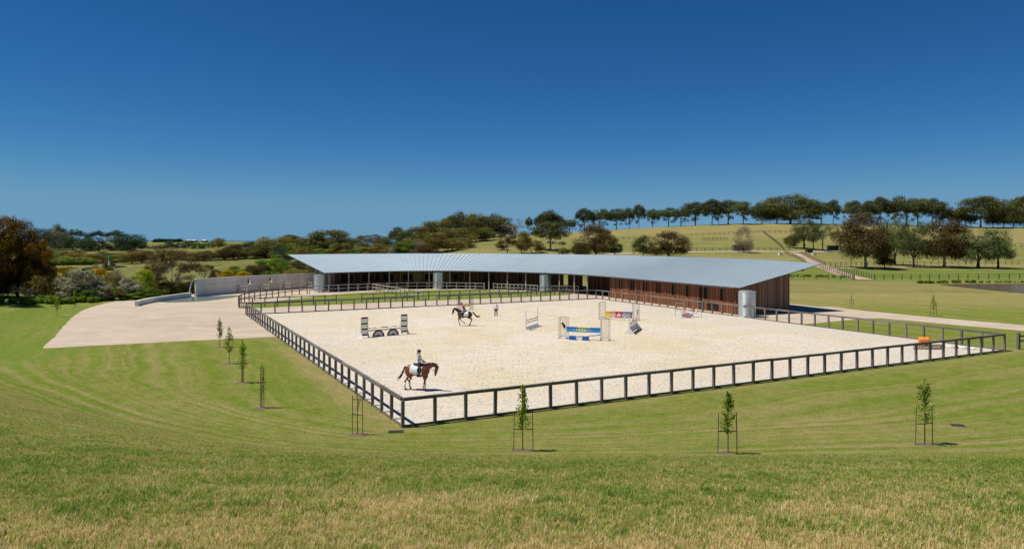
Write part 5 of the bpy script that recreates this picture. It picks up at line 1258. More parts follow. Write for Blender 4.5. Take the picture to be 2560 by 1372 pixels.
    if headwear == 'helmet':
        h = MB(); h.ball(hd + Vector((-.008, 0, .045)), (.125, .105, .095), 16, 10); h.tube([tuple(hd + Vector((.06, 0, .03))), tuple(hd + Vector((.165, 0, .012)))], [(.085, .012), (.04, .008)], 12)
        solid(h, 'helmet', M['helmet'], t, .012, 3)
        st = MB(); st.tube([tuple(hd + Vector((.0, .085, .02))), tuple(hd + Vector((.03, .05, -.10))), tuple(hd + Vector((.035, 0, -.122))), tuple(hd + Vector((.03, -.05, -.10))), tuple(hd + Vector((0, -.085, .02)))], .007, 5); st.obj('chin_strap', M['leather'], t)
    hr = MB(); hr.ball(hd + Vector((-.025, 0, .02 if headwear else .035)), (.095, .085, .10 if headwear else .108), 14, 9)
    if ponytail: hr.tube([tuple(hd + Vector((-.09, 0, -.01))), tuple(hd + Vector((-.13, 0, -.09))), tuple(hd + Vector((-.115, 0, -.2)))], [.03, .036, .012], 8)
    hr.obj('hair', M['hair'], t, True)
    for s in (-1, 1): e = MB(); e.ball(hd + Vector((.084, s * .032, .012)), (.010, .013, .009)); e.obj('eye', M['eye'], t, True)
    mo = MB(); mo.ball(hd + Vector((.10, 0, -.066)), (.008, .025, .008)); mo.obj('mouth', M['lip'], t, True)
    if gloves:
        for n in 'rl':
            el, wr = V('el' + n), V('wr' + n); d = (wr - el).normalized(); gl = MB(); limb(gl, [wr - d * .03, wr + d * .04, wr + d * .10, wr + d * .13 - Vector((0, 0, .03))], [.036, (.048, .03), (.05, .028), (.045, .025)]); solid(gl, 'glove', M['cloth_dark'], t, .012, 2)
    return t
def reins(label, loc, rz, a, b):
    m = MB()
    for s in (-1, 1):
        p, q = Vector((a[0], s * a[1], a[2])), Vector((b[0], s * b[1], b[2])); mid = p.lerp(q, .5) - Vector((0, 0, .07)); m.tube([tuple(p), tuple(p.lerp(mid, .6)), tuple(mid), tuple(q.lerp(mid, .5)), tuple(q)], .010, 5)
    return tag(m.obj('reins', M['leather'], None, loc=loc), label, 'reins')

# the chestnut at the near corner of the arena, walking with lowered neck
hx, hy = G(1045, 976)
P1 = (hx, hy, .026); rz1 = R(-14)
fl = lambda y, x, k=.0: ('f', [(.48, y * .8, 1.02), (.49, y, .84), (.50 + x * .5, y, .66), (.50 + x * .72, y, .53), (.50 + x - .0, y, .33), (.50 + x * 1.15, y, .165), (.545 + x * 1.2, y, .07), (.56 + x * 1.2, y, .01)])
hl = lambda y, x: ('h', [(-.56, y * .8, 1.12), (-.47 + x * .3, y, .88), (-.60 + x * .6, y, .70), (-.72 + x * .8, y, .57), (-.715 + x * .95, y, .34), (-.70 + x, y, .165), (-.645 + x, y, .07), (-.63 + x, y, .01)])
NECK1 = [(.30, 1.30, .20, .26), (.50, 1.42, .17, .25), (.72, 1.53, .12, .19), (.92, 1.60, .09, .145), (1.10, 1.60, .078, .12), (1.20, 1.565, .07, .095)]
HEAD1 = [(1.215, 1.575, .075, .085), (1.235, 1.49, .085, .118), (1.20, 1.34, .07, .105), (1.165, 1.18, .05, .072), (1.15, 1.06, .048, .062), (1.14, 1.005, .036, .042)]
horse('chestnut horse with white leg wraps walking with head lowered near the arena corner', P1, rz1, M['coat_chestnut'], M['mane_brown'], NECK1, HEAD1, [fl(-.15, .02), fl(.15, -.16), hl(-.15, -.10), hl(.15, .10)],
      [(-.80, 0, 1.44), (-.90, 0, 1.33), (-1.0, 0, 1.10), (-1.08, 0, .90), (-1.20, 0, .76), (-1.34, 0, .68)], (0, 1, 2, 3))
saddle('dark saddle on a white pad on the walking chestnut horse', P1, rz1, (-.40, .40))
J1 = dict(pelvis=(.02, 0, 1.70), chest=(.035, 0, 2.06), neck=(.05, 0, 2.24), head=(.075, 0, 2.395))
for s, n in ((-1, 'r'), (1, 'l')):
    J1.update({'sh' + n: (.04, s * .185, 2.17), 'el' + n: (.10, s * .235, 1.90), 'wr' + n: (.33, s * .11, 1.80), 'hip' + n: (.04, s * .10, 1.66), 'kn' + n: (.30, s * .345, 1.33), 'an' + n: (.12, s * .355, .95), 'toe' + n: (.30, s * .375, .92)})
person('rider in white polo and black helmet sitting upright on the walking chestnut horse', P1, rz1, J1, M['shirt'], M['shirt'], M['breeches_navy'], True, 'helmet', True, ponytail=True, vest=None)
r_ = reins('thin dark reins between the white shirted rider and the chestnut horse', P1, rz1, (.44, .09, 1.79), (1.17, .065, 1.16)); r_.rotation_euler = (0, 0, rz1)
# the bay cantering at the far side
gx, gy = G(1161, 814.5); P2 = (gx, gy, .026); rz2 = R(176)
NECK2 = [(.30, 1.32, .20, .26), (.50, 1.46, .16, .24), (.70, 1.62, .115, .18), (.88, 1.76, .09, .14), (1.02, 1.83, .078, .115), (1.10, 1.82, .07, .09)]
HEAD2 = [(1.12, 1.82, .075, .085), (1.17, 1.73, .085, .115), (1.22, 1.57, .07, .10), (1.25, 1.41, .05, .07), (1.265, 1.30, .048, .06), (1.27, 1.25, .035, .04)]
legs2 = [('f', [(.50, .12, 1.02), (.55, .15, .86), (.60, .15, .72), (.61, .15, .60), (.56, .15, .38), (.50, .15, .19), (.48, .15, .08), (.44, .15, .01)]), ('f', [(.48, -.12, 1.02), (.50, -.15, .86), (.47, -.15, .70), (.43, -.15, .58), (.25, -.15, .45), (.09, -.15, .34), (.02, -.15, .27), (-.04, -.15, .22)]),
         ('h', [(-.56, .12, 1.12), (-.50, .15, .96), (-.72, .15, .84), (-.86, .15, .76), (-.76, .15, .50), (-.67, .15, .24), (-.61, .15, .09), (-.56, .15, .01)]), ('h', [(-.56, -.12, 1.12), (-.46, -.15, .94), (-.66, -.15, .80), (-.80, -.15, .70), (-.70, -.15, .46), (-.62, -.15, .22), (-.56, -.15, .08), (-.51, -.15, .01)])]
horse('dark bay horse cantering with tail streaming at the far side of arena', P2, rz2, M['coat_bay'], M['mane_black'], NECK2, HEAD2, legs2, [(-.80, 0, 1.46), (-.98, 0, 1.44), (-1.14, 0, 1.24), (-1.28, 0, 1.05), (-1.48, 0, .99), (-1.72, 0, 1.0)], ())
saddle('dark saddle on a square white pad on the cantering bay horse', P2, rz2, (-.42, .30))
J2 = dict(pelvis=(-.02, 0, 1.76), chest=(.15, 0, 2.07), neck=(.24, 0, 2.24), head=(.32, 0, 2.38))
for s, n in ((-1, 'r'), (1, 'l')):
    J2.update({'sh' + n: (.19, s * .18, 2.16), 'el' + n: (.25, s * .235, 1.89), 'wr' + n: (.46, s * .10, 1.80), 'hip' + n: (.0, s * .10, 1.71), 'kn' + n: (.30, s * .345, 1.42), 'an' + n: (.10, s * .355, 1.07), 'toe' + n: (.27, s * .375, 1.03)})
person('rider in red vest and light jeans leaning forward on the cantering bay', P2, rz2, J2, M['sleeve_pink'], M['sleeve_pink'], M['jeans'], True, 'helmet', False, long_sleeve=True, vest=M['vest_red'])
r_ = reins('thin dark reins between the red vested rider and the bay horse', P2, rz2, (.56, .08, 1.78), (1.25, .065, 1.42)); r_.rotation_euler = (0, 0, rz2)
# the instructor on foot
ix, iy = G(1240, 791); J3 = dict(pelvis=(0, 0, .93), chest=(.01, 0, 1.27), neck=(.0, 0, 1.45), head=(.025, 0, 1.60))
for s, n in ((-1, 'r'), (1, 'l')):
    J3.update({'sh' + n: (0, s * .19, 1.38), 'el' + n: (-.02, s * .25, 1.10), 'wr' + n: (.05, s * .27, .86), 'hip' + n: (0, s * .095, .90), 'kn' + n: (.02, s * .125, .50), 'an' + n: (-.01, s * .135, .095), 'toe' + n: (.13, s * .155, .045)})
person('person in white shirt and black trousers standing alone on the arena sand', (ix, iy, .026), R(-100), J3, M['shirt'], M['shirt'], M['trousers'], False, None, False)

# ------------------------------------------------------------------ jumps
Z0 = .026
def frame_local(a, b):
    a, b = Vector(a), Vector(b); d = b - a; return a, d.length, math.atan2(d.y, d.x)
def pole_bar(m_, a, b, r, segs, mats_idx):
    a, b = Vector(a), Vector(b); p = 0.0
    for f, k in segs: m_.tube([tuple(a.lerp(b, p)), tuple(a.lerp(b, p + f))], r, 12, k); p += f
def pole(label, a, b, segs, mats, r=.05, group=None):
    m = MB(); a, b = Vector(a), Vector(b); pole_bar(m, (0, 0, 0), b - a, r, segs, mats)
    return tag(m.obj('jump_pole', mats, None, True, loc=a), label, 'pole', group)
# 1: striped wings, two poles and two half wheels
a = Vector((*G(911, 844.5), Z0)); b = Vector((*G(1010, 835.5), Z0)); jd = (b - a); ang = math.atan2(jd.y, jd.x); ux = Vector((math.cos(ang), math.sin(ang), 0)); uy = Vector((-ux.y, ux.x, 0))
for c, lab in ((a, 'striped wing stand at the end of the wheel jump farther from the bay'), (b, 'striped wing stand at the end of the wheel jump nearer the bay')):
    t = thing('wing_stand', lab, 'jump stand', c, ang, 'striped wing stands')
    for s in (-1, 1):
        MB().box((s * .36, 0, .97), (.07, .07, 1.94)).obj('post', M['white'], t)
        f = MB(); f.add([(s * .36 - .04, -.42, 0), (s * .36 + .04, -.42, 0), (s * .36 + .04, .42, 0), (s * .36 - .04, .42, 0), (s * .36 - .04, -.05, .42), (s * .36 + .04, -.05, .42), (s * .36 + .04, .05, .42), (s * .36 - .04, .05, .42)], [(3, 2, 1, 0), (4, 5, 6, 7), (0, 1, 5, 4), (1, 2, 6, 5), (2, 3, 7, 6), (3, 0, 4, 7)]); f.obj('foot', M['white'], t)
    z = 1.87
    for k in range(4):
        MB().box((0, 0, z), (.65, .04, .17)).obj('slat', M['brownblack'], t)
        if k < 3: MB().box((0, 0, z - .15), (.65, .03, .09)).obj('slat', M['white'], t); MB().box((0, 0, z - .265), (.65, .035, .07)).obj('slat', M['green'], t); MB().box((0, 0, z - .38), (.65, .03, .09)).obj('slat', M['white'], t)
        z -= .535
e1, e2 = a + ux * .42 + Vector((0, 0, .86)), b - ux * .42 + Vector((0, 0, .86))
pole('thin white pole with two teal bands and one dark band over the wheels', e1 - uy * .06, e2 - uy * .06, [(.13, 0), (.10, 1), (.17, 0), (.20, 2), (.16, 0), (.10, 1), (.14, 0)], [M['white'], M['teal'], M['brownblack']], .045)
pm = MB(); pm.bar((0, 0, 0), (e2 - e1) + Vector((0, 0, 0)), .05, .08); tag(pm.obj('jump_plank', M['brownblack'], None, loc=e1 - Vector((0, 0, .24)) - uy * .03), 'dark brown plank under the thin banded pole of the wheel jump', 'plank')
for f, lab in ((.33, 'half wagon wheel filler nearer the outer striped stand'), (.70, 'half wagon wheel filler nearer the inner striped stand')):
    c = a.lerp(b, f) - uy * .12; t = thing('wheel_filler', lab, 'jump filler', c, ang, 'half wagon wheels'); n = 24; RO, RI = .62, .47
    def arc(r0, r1, y0, y1, mt, nm):
        m = MB(); vs = []
        for j in range(n + 1):
            q = math.pi * j / n
            for r, y in ((r0, y0), (r1, y0), (r1, y1), (r0, y1)): vs.append((r * math.cos(q), y, r * math.sin(q)))
        m.add(vs, [(4 * j + i, 4 * j + (i + 1) % 4, 4 * j + 4 + (i + 1) % 4, 4 * j + 4 + i) for j in range(n) for i in range(4)] + [(0, 1, 2, 3), (4 * n + 3, 4 * n + 2, 4 * n + 1, 4 * n)]); return m.obj(nm, mt, t)
    arc(.53, .64, -.03, .03, M['brownblack'], 'tyre'); arc(.49, .53, -.026, .026, M['purple'], 'rim'); arc(0.0001, .49, .005, .015, M['white'], 'disc'); arc(.0001, .17, -.02, .03, M['brownblack'], 'hub')
    for k in range(1, 8): q = math.pi * k / 8; m = MB(); m.bar((.17 * math.cos(q), -.005, .17 * math.sin(q)), (.455 * math.cos(q), -.005, .455 * math.sin(q)), .02, .03); m.obj('spoke', M['steel'], t)
# 2: plain white wing stand seen end on
a = Vector((*G(1314.5, 826), Z0)); b = Vector((*G(1344, 815.5), Z0)); d = b - a; ang = math.atan2(d.y, d.x); L = d.length
t = thing('wing_stand', 'plain white wing stand by itself, with two brown bars', 'jump stand', a, ang)
for x in (0, L): MB().box((x, 0, 1.02), (.10, .09, 2.04)).obj('post', M['white'], t); MB().box((x, 0, .06), (.14, .75, .12)).obj('foot', M['white'], t)
for z in (.98, .72): MB().box((L / 2, 0, z), (L - .1, .05, .07)).obj('rail', M['stake'], t)
m = MB(); m.add([(.05, -.22, .02), (L - .05, -.22, .02), (L - .05, .22, .02), (.05, .22, .02), (.05, -.03, .34), (L - .05, -.03, .34), (L - .05, .03, .34), (.05, .03, .34)], [(3, 2, 1, 0), (4, 5, 6, 7), (0, 1, 5, 4), (1, 2, 6, 5), (2, 3, 7, 6), (3, 0, 4, 7)]); m.obj('base_panel', M['white'], t)
# wire mesh wings
def mesh_wing(label, c, ang, h=2.04, w=.80, dep=.5, group=None):
    t = thing('mesh_wing', label, 'jump stand', c, ang, group)
    for y in (-dep / 2, dep / 2):
        f = MB(); r = .12; pts = [(-w / 2, y, 0)] + [(-w / 2 + r - r * math.cos(q), y, h - r + r * math.sin(q)) for q in np.linspace(0, math.pi / 2, 5)] + [(w / 2 - r + r * math.sin(q), y, h - r + r * math.cos(q)) for q in np.linspace(0, math.pi / 2, 5)] + [(w / 2, y, 0)]
        f.tube(pts, .017, 6); f.bar((-w / 2, y, .22), (w / 2, y, .22), .025, .025); f.obj('frame', M['wire'], t)
    g = MB()
    for k in range(1, 10): x = -w / 2 + w * k / 10; g.bar((x, -dep / 2, .22), (x, -dep / 2, h - .02), .007, .007)
    for k in range(1, 22): z = .22 + (h - .25) * k / 22; g.bar((-w / 2, -dep / 2, z), (w / 2, -dep / 2, z), .007, .007)
    stuff(g.obj('wire_mesh', M['wire'], t))
    for x in (-w / 2, w / 2): m = MB(); m.bar((x, -dep / 2 - .18, .03), (x, dep / 2 + .18, .03), .05, .05); m.obj('foot', M['wire'], t)
    return t
MW = 'wire mesh jump wings'
# 3: blue plank jump
a = Vector((*G(1409, 846), Z0)); b = Vector((*G(1513, 851), Z0)); d = b - a; ang = math.atan2(d.y, d.x); ux = d.normalized(); uy = Vector((-ux.y, ux.x, 0))
mesh_wing('wire mesh wing at the end of the blue plank, with hanging dark bag', a, ang, group=MW); mesh_wing('wire mesh wing at the end of the blue plank beside the slanted white stand', b, ang, group=MW)
p0, p1 = a + ux * .36, b - ux * .36; LP = (p1 - p0).length
t = thing('jump_plank', 'bright blue plank with white and yellow dots hung between mesh wings', 'plank', p0 + Vector((0, 0, .90)) - uy * .30, ang + 0)
MB().box((LP / 2, 0, 0), (LP, .04, .40)).obj('board', M['bluelite'], t)
MB().box((LP * .155, 0, .235), (LP * .31, .10, .07)).obj('top_rail', M['bluelite'], t); MB().box((LP * .51, 0, .235), (LP * .398, .10, .07)).obj('top_rail', M['yellow'], t); MB().box((LP * .855, 0, .235), (LP * .288, .10, .07)).obj('top_rail', M['bluelite'], t)
MB().box((LP * .45, -.023, -.01), (LP * .30, .006, .30)).obj('stripe', M['teal'], t)
for x, r_s, mt in ((.17, .035, 'white'), (.235, .055, 'white'), (.305, .075, 'white'), (.38, .10, 'white'), (.465, .145, 'yellow'), (.55, .10, 'white'), (.625, .075, 'white'), (.69, .055, 'white'), (.75, .035, 'white')):
    m = MB(); m.tube([(LP * x, -.024, -.01), (LP * x, -.034, -.01)], r_s, 16); m.obj('dot', M[mt], t)
pole('blue and yellow pole slanting to the ground under the blue plank', p0 + Vector((.0, 0, .12)) - uy * .5, p1 + Vector((0, 0, .52)) - uy * .36, [(.14, 0), (.17, 1), (.15, 0), (.27, 1), (.27, 0)], [M['bluelite'], M['yellow']], .05)
for f, lab in ((.27, 'blue plastic block under the blue plank, nearer the bag'), (.58, 'blue plastic block under the middle of the blue plank')):
    c = a.lerp(b, f) - uy * .75; t = thing('jump_block', lab, 'block', c, ang, 'blue plastic blocks'); t.scale = (.82, .82, 1)
    for s in (-1, 1):
        m = MB(); pr = [(-.19, 0), (-.19, .12), (-.14, .19), (-.19, .26), (-.19, .38), (-.08, .38), (0, .33), (.08, .38), (.19, .38), (.19, .26), (.14, .19), (.19, .12), (.19, 0), (.08, 0), (0, .05), (-.08, 0)]
        k = len(pr); m.add([(s * .20 + x, -.16, z) for x, z in pr] + [(s * .20 + x, .16, z) for x, z in pr], [tuple(range(k)), tuple(range(2 * k - 1, k - 1, -1))] + [(j, j + k, (j + 1) % k + k, (j + 1) % k) for j in range(k)]); m.obj('half', M['blue'], t)
bagm = MB(); bagm.ball((0, 0, 0), (.13, .10, .27)); bagm.ball((-.1, 0, .27), (.09, .07, .1)); bagm.tube([(0, 0, .2), (0, 0, .42)], .03, 6)
bg_ = solid(bagm, 'hanging_bag', M['black'], None, .02, 3); bg_.location = a + Vector((.02, -.36, 1.22)); bg_.rotation_euler = (0, R(-18), 0); tag(bg_, 'dark bag hanging on the mesh wing of the blue jump', 'bag')
# 4: many coloured plank with the white horse head emblem
a = Vector((*G(1506, 797.5), Z0)); b = Vector((*G(1590, 800.5), Z0)); d = b - a; ang = math.atan2(d.y, d.x); ux = d.normalized(); uy = Vector((-ux.y, ux.x, 0))
mesh_wing('wire mesh wing beside the yellow end of the painted plank', a, ang, 2.0, .72, .5, MW); mesh_wing('wire mesh wing beside the navy end of the painted plank', b, ang, 2.0, .72, .5, MW)
p0, p1 = a + ux * .36, b - ux * .30; LP = (p1 - p0).length
t = thing('painted_plank', 'deep plank painted yellow, orange, red and navy with white horse head', 'plank', p0 + Vector((0, 0, .55)) - uy * .28, ang)
secs = [(0, .19, 'yellow', 'yellow'), (.19, .385, 'white', 'orange'), (.385, .60, 'red', 'red'), (.60, .79, 'white', 'purple'), (.79, 1.0, 'white', 'navy')]
M['navy'] = plain('navy_paint', (.02, .06, .12), .5)
for x0, x1, base, rail in secs:
    MB().box(((x0 + x1) / 2 * LP, 0, 0), ((x1 - x0) * LP - .004, .045, .66)).obj('panel', M[base], t); MB().box(((x0 + x1) / 2 * LP, 0, .37), ((x1 - x0) * LP - .004, .12, .07)).obj('top_rail', M[rail], t)
def cross(x0, x1, mt):
    m = MB(); xa, xb = x0 * LP + .04, x1 * LP - .04
    m.bar((xa, -.026, -.28), (xb, -.026, .28), .008, .05); m.obj('cross_bar', M[mt], t); m = MB(); m.bar((xa, -.031, .28), (xb, -.031, -.28), .008, .05); m.obj('cross_bar', M[mt], t)
    for z in (-.305, .305): MB().box(((xa + xb) / 2, -.028, z), (xb - xa + .06, .01, .04)).obj('border', M[mt], t)
    for x in (xa - .01, xb + .01): MB().box((x, -.034, 0), (.04, .01, .60)).obj('border', M[mt], t)
cross(.19, .385, 'orange'); cross(.60, .79, 'purple')
for k in range(4): MB().box((LP * (.81 + .045 * k), -.027, 0), (LP * (.012 + .006 * k), .01, .64)).obj('bar', M['navy'], t)
hp = [(-.24, -.20), (-.26, -.08), (-.16, .02), (-.10, .14), (0, .22), (.05, .27), (.08, .21), (.17, .12), (.26, -.04), (.24, -.13), (.16, -.15), (.08, -.08), (.04, -.09), (.10, -.18), (.08, -.24), (-.06, -.17)]
m = MB(); k = len(hp); cx = LP * .4925; m.add([(cx + x, -.034, z) for x, z in hp] + [(cx + x, -.024, z) for x, z in hp], [tuple(range(k)), tuple(range(2 * k - 1, k - 1, -1))] + [(j, j + k, (j + 1) % k + k, (j + 1) % k) for j in range(k)]); m.obj('horse_head_emblem', M['white'], t)
# 5: white stand turned away with zigzag board
a = Vector((*G(1573, 837), Z0)); b = Vector((*G(1592, 824), Z0)); d = b - a; ang = math.atan2(d.y, d.x); L = d.length
t = thing('wing_stand', 'white wing stand with brown zigzag boards in front of painted plank', 'jump stand', a, ang)
for x, hh in ((0, 1.62), (L, 2.1)): MB().box((x, 0, hh / 2), (.12, .11, hh)).obj('post', M['white'], t)
for x in (0, L):
    m = MB(); m.add([(x - .05, -.62, 0), (x + .05, -.62, 0), (x + .05, .5, 0), (x - .05, .5, 0), (x - .05, -.07, .62), (x + .05, -.07, .62), (x + .05, .07, .62), (x - .05, .07, .62)], [(3, 2, 1, 0), (4, 5, 6, 7), (0, 1, 5, 4), (1, 2, 6, 5), (2, 3, 7, 6), (3, 0, 4, 7)]); m.obj('foot', M['white'], t)
for z, mt in ((.18, 'red'), (.34, 'white'), (.52, 'bluelite'), (.92, 'white')): MB().box((L / 2, -.02, z), (L - .12, .05, .15)).obj('board', M[mt], t)
for z in (.70, 1.10):
    m = MB(); n = 6
    for k in range(n): x0, x1 = .06 + (L - .12) * k / n, .06 + (L - .12) * (k + 1) / n; s = .06 if k % 2 else -.06; m.bar((x0, -.03, z - s), (x1, -.03, z + s), .05, .09)
    m.obj('zigzag_board', M['batten'], t)
m = MB(); m.tube([(L, -.07, 1.55), (L + .02, -.10, 1.85), (L, -.08, 2.05)], .03, 6); m.obj('pole_cup', M['black'], t)
# 6: red and white poles between tube frames by the far fence
a = Vector((*G(1697, 795), Z0)); b = Vector((*G(1748, 793), Z0)); d = b - a; ang = math.atan2(d.y, d.x); ux = d.normalized(); uy = Vector((-ux.y, ux.x, 0))
for c, lab in ((a - uy * .1, 'tubular steel frame at one end of red and white poles, nearer the middle'), (b + uy * .4, 'tubular steel frame at the tank end of the red and white poles')):
    t = thing('tube_frame', lab, 'jump stand', c, ang, 'tubular steel jump frames'); w, h = 1.12, 1.78
    f = MB(); f.tube([(-w / 2, 0, 0), (-w / 2, 0, h - .1), (-w / 2 + .1, 0, h), (w / 2 - .1, 0, h), (w / 2, 0, h - .1), (w / 2, 0, 0)], .028, 8); f.obj('frame', M['steel'], t)
    for z in (1.35, .95): m = MB(); m.bar((-w / 2, 0, z), (w / 2, 0, z), .035, .035); m.obj('rail', M['steel'], t)
    m = MB(); m.bar((0, 0, .95), (0, 0, h), .035, .035); m.obj('upright', M['steel'], t)
    for x in (-w / 2, w / 2): m = MB(); m.bar((x, -.35, .03), (x, .35, .03), .06, .05); m.obj('foot', M['white'], t)
rw = [M['white'], M['red'], M['black']]
RP = 'red and white striped poles'
for k, (oy, z, s0, s1, sg, lab) in enumerate(((.45, .92, .12, 1.05, [(.06, 0), (.03, 2), (.10, 0), (.19, 1), (.30, 0), (.19, 1), (.10, 0), (.03, 2)], 'topmost red and white pole of the far jump'), (.2, .70, .05, .98, [(.05, 0), (.03, 2), (.12, 0), (.18, 1), (.30, 0), (.18, 1), (.10, 0), (.04, 2)], 'second red and white pole of the far jump'), (0, .48, -.05, .90, [(.35, 0), (.24, 1), (.41, 0)], 'third red and white pole of the far jump'), (-.45, .07, .08, .75, [(.30, 0), (.32, 1), (.38, 0)], 'red and white pole lying on the sand at the far jump'))):
    pole(lab, a.lerp(b, s0) + uy * oy + Vector((0, 0, z)), a.lerp(b, s1) + uy * oy + Vector((0, 0, z + (.03 if k < 3 else 0))), sg, rw, .055, RP)
m = MB(); m.box((0, 0, .25), (1.6, .05, .46)); tag(m.obj('filler_board', M['white'], None, loc=a.lerp(b, .45) + uy * .1), 'white filler board behind the stacked red and white poles', 'board').rotation_euler = (0, 0, ang)
# 7: yellow jump half hidden by the cantering horse
a = Vector((*G(1147, 776), Z0)); b = Vector((*G(1178, 774.5), Z0)); d = b - a; ang = math.atan2(d.y, d.x); ux = d.normalized(); uy = Vector((-ux.y, ux.x, 0))
mesh_wing('wire mesh wing behind the head of the red vested rider', a, ang, 1.95, .42, .4, MW); mesh_wing('wire mesh wing behind the rump of the cantering bay', b, ang, 1.75, .42, .4, MW)
t = thing('painted_plank', 'yellow and white plank sagging behind the cantering bay horse', 'plank', a + ux * .22 + Vector((0, 0, .78)), ang); L = d.length - .44
for k in range(5): MB().box((L * (k + .5) / 5, -.05 - .01 * k, .04 * (k - 2) ** 2 * .3 - .12), (L / 5, .04, .34)).obj('board', M['yellow' if k % 2 == 0 else 'white'], t)
pole('green and yellow pole behind the cantering bay horse', a + ux * .1 + Vector((0, 0, .42)), b - ux * .1 + Vector((0, 0, .55)), [(.3, 0), (.2, 1), (.2, 0), (.3, 1)], [M['yellow'], M['green']], .05)
# 8: barrel, net filler and pole in the right corner
c = Vector((*G(2310, 866), Z0)); t = thing('barrel_jump', 'orange barrel lying on a low orange cradle in the far corner', 'barrel', c, R(-8))
m = MB(); m.tube([(-.42, 0, .56), (-.40, 0, .56), (-.15, 0, .56), (-.12, 0, .56), (.15, 0, .56), (.18, 0, .56), (.40, 0, .56), (.42, 0, .56)], [.225, .24, .24, .25, .24, .25, .24, .225], 20); m.obj('barrel', M['orange'], t, True)
m = MB(); m.box((.432, 0, .56), (.02, .32, .32)); m.obj('barrel_end', M['black'], t)
for x in (-.28, .28):
    m = MB(); m.add([(x - .05, -.42, 0), (x + .05, -.42, 0), (x + .05, .42, 0), (x - .05, .42, 0), (x - .05, -.2, .36), (x + .05, -.2, .36), (x + .05, .2, .36), (x - .05, .2, .36)], [(3, 2, 1, 0), (4, 5, 6, 7), (0, 1, 5, 4), (1, 2, 6, 5), (2, 3, 7, 6), (3, 0, 4, 7)]); m.obj('cradle', M['orange'], t)
a = Vector((*G(2284, 873.5), Z0)); b = Vector((*G(2356, 874.5), Z0)); d = b - a; L = d.length
t = thing('net_filler', 'low dark netted filler lying in front of the orange barrel', 'jump filler', a, math.atan2(d.y, d.x))
for z in (.03, .42): m = MB(); m.bar((0, 0, z), (L, 0, z), .05, .05); m.obj('rail', M['netting'], t)
m = MB()
for k in range(15):
    x = L * k / 14; m.bar((x, 0, .03), (min(x + .34, L), 0, .42), .02, .03); m.bar((x, .02, .42), (min(x + .34, L), .02, .03), .02, .03); m.bar((x, .01, .03), (x, .01, .42), .02, .03)
stuff(m.obj('net', M['netting'], t))
MB().box((L * .75, .35, .12), (.9, .08, .06)).obj('slat', M['orange'], t)
pole('thick white pole with teal and purple bands on the corner sand', Vector((*G(2350, 868), .10)), Vector((*G(2442, 874.5), .10)), [(.05, 0), (.10, 1), (.25, 0), (.11, 2), (.22, 0), (.07, 1), (.20, 0)], [M['white'], M['teal'], M['purple']], .075)

# ------------------------------------------------------------------ drains and the small things far off
for px, py, w, l, a_, lab in ((990, 1079, .72, .40, R(8), 'slotted iron drain grate in the lawn beside the arena corner'), (2394, 1063, .62, .40, R(-12), 'small flat drain grate in the lawn past the tilted sapling')):
    x, y, z = ray(px, py, 25); t = thing('drain_grate', lab, 'drain', (x, y, z), a_)
    for yy in (-l / 2, l / 2): MB().box((0, yy, .012), (w, .04, .03)).obj('frame', M['stake'], t)
    for xx in (-w / 2, w / 2): MB().box((xx, 0, .012), (.04, l + .04, .03)).obj('frame', M['stake'], t)
    MB().box((0, 0, .012), (w - .04, l - .04, .012)).obj('pit', M['void'], t)
    for k in range(6): MB().box((-w / 2 + w * (k + .5) / 6, 0, .03), (.03, l - .05, .02)).obj('bar', M['iron'], t)
def at_px(px, py, y0=110): return Vector(ray(px, py, y0))
p = at_px(1850, 627); t = thing('field_shelter', 'small dark grey shelter behind the lone grey-leaved tree', 'shed', p, R(4))
for x in (-2.6, 2.6): MB().box((x, 0, 1.0), (.12, 2.2, 2.0)).obj('side_wall', M['fascia'], t)
MB().box((0, 1.1, 1.0), (5.2, .1, 2.0)).obj('back_wall', M['fascia'], t); m = MB(); m.bar((0, -1.3, 2.15), (0, 1.3, 2.02), 5.6, .1); m.obj('roof', M['fascia'], t); MB().box((0, -.95, .9), (5.08, .06, 1.7)).obj('front_wall', M['netting'], t)
p = at_px(2082, 625.5); t = thing('field_shelter', 'low grey shelter behind the tall see-through gum', 'shed', p, R(-3))
for x in (-2.0, 2.0): MB().box((x, 0, .9), (.12, 1.8, 1.8)).obj('side_wall', M['fascia'], t)
MB().box((0, .9, .9), (4, .1, 1.8)).obj('back_wall', M['fascia'], t); m = MB(); m.bar((0, -1.1, 1.9), (0, 1.1, 1.82), 4.4, .1); m.obj('roof', M['fascia'], t)
p = at_px(2022, 631); t = thing('tractor', 'small dark tractor parked in the shade beside the upper track', 'tractor', p, R(200))
MB().box((.55, 0, .85), (1.3, .6, .55)).obj('bonnet', M['black'], t); MB().box((-.5, 0, .75), (1.0, .8, .4)).obj('body', M['black'], t)
MB().box((-.45, 0, 2.05), (1.2, 1.1, .07)).obj('cab_roof', M['black'], t)
for x in (-.95, .1):
    for y in (-.48, .48): MB().box((x, y, 1.45), (.06, .06, 1.15)).obj('cab_post', M['black'], t)
for x, r, w in ((-.6, .68, .38), (.85, .40, .25)):
    for s in (-1, 1):
        m = MB(); m.tube([(x, s * .62 - w / 2, r), (x, s * .62 + w / 2, r)], r, 20); wo = m.obj('wheel', M['rubber'], t); m = MB(); m.tube([(x, s * .62 - w / 2 - .01, r), (x, s * .62 + w / 2 + .01, r)], r * .5, 14); m.obj('rim', M['fascia'], wo)
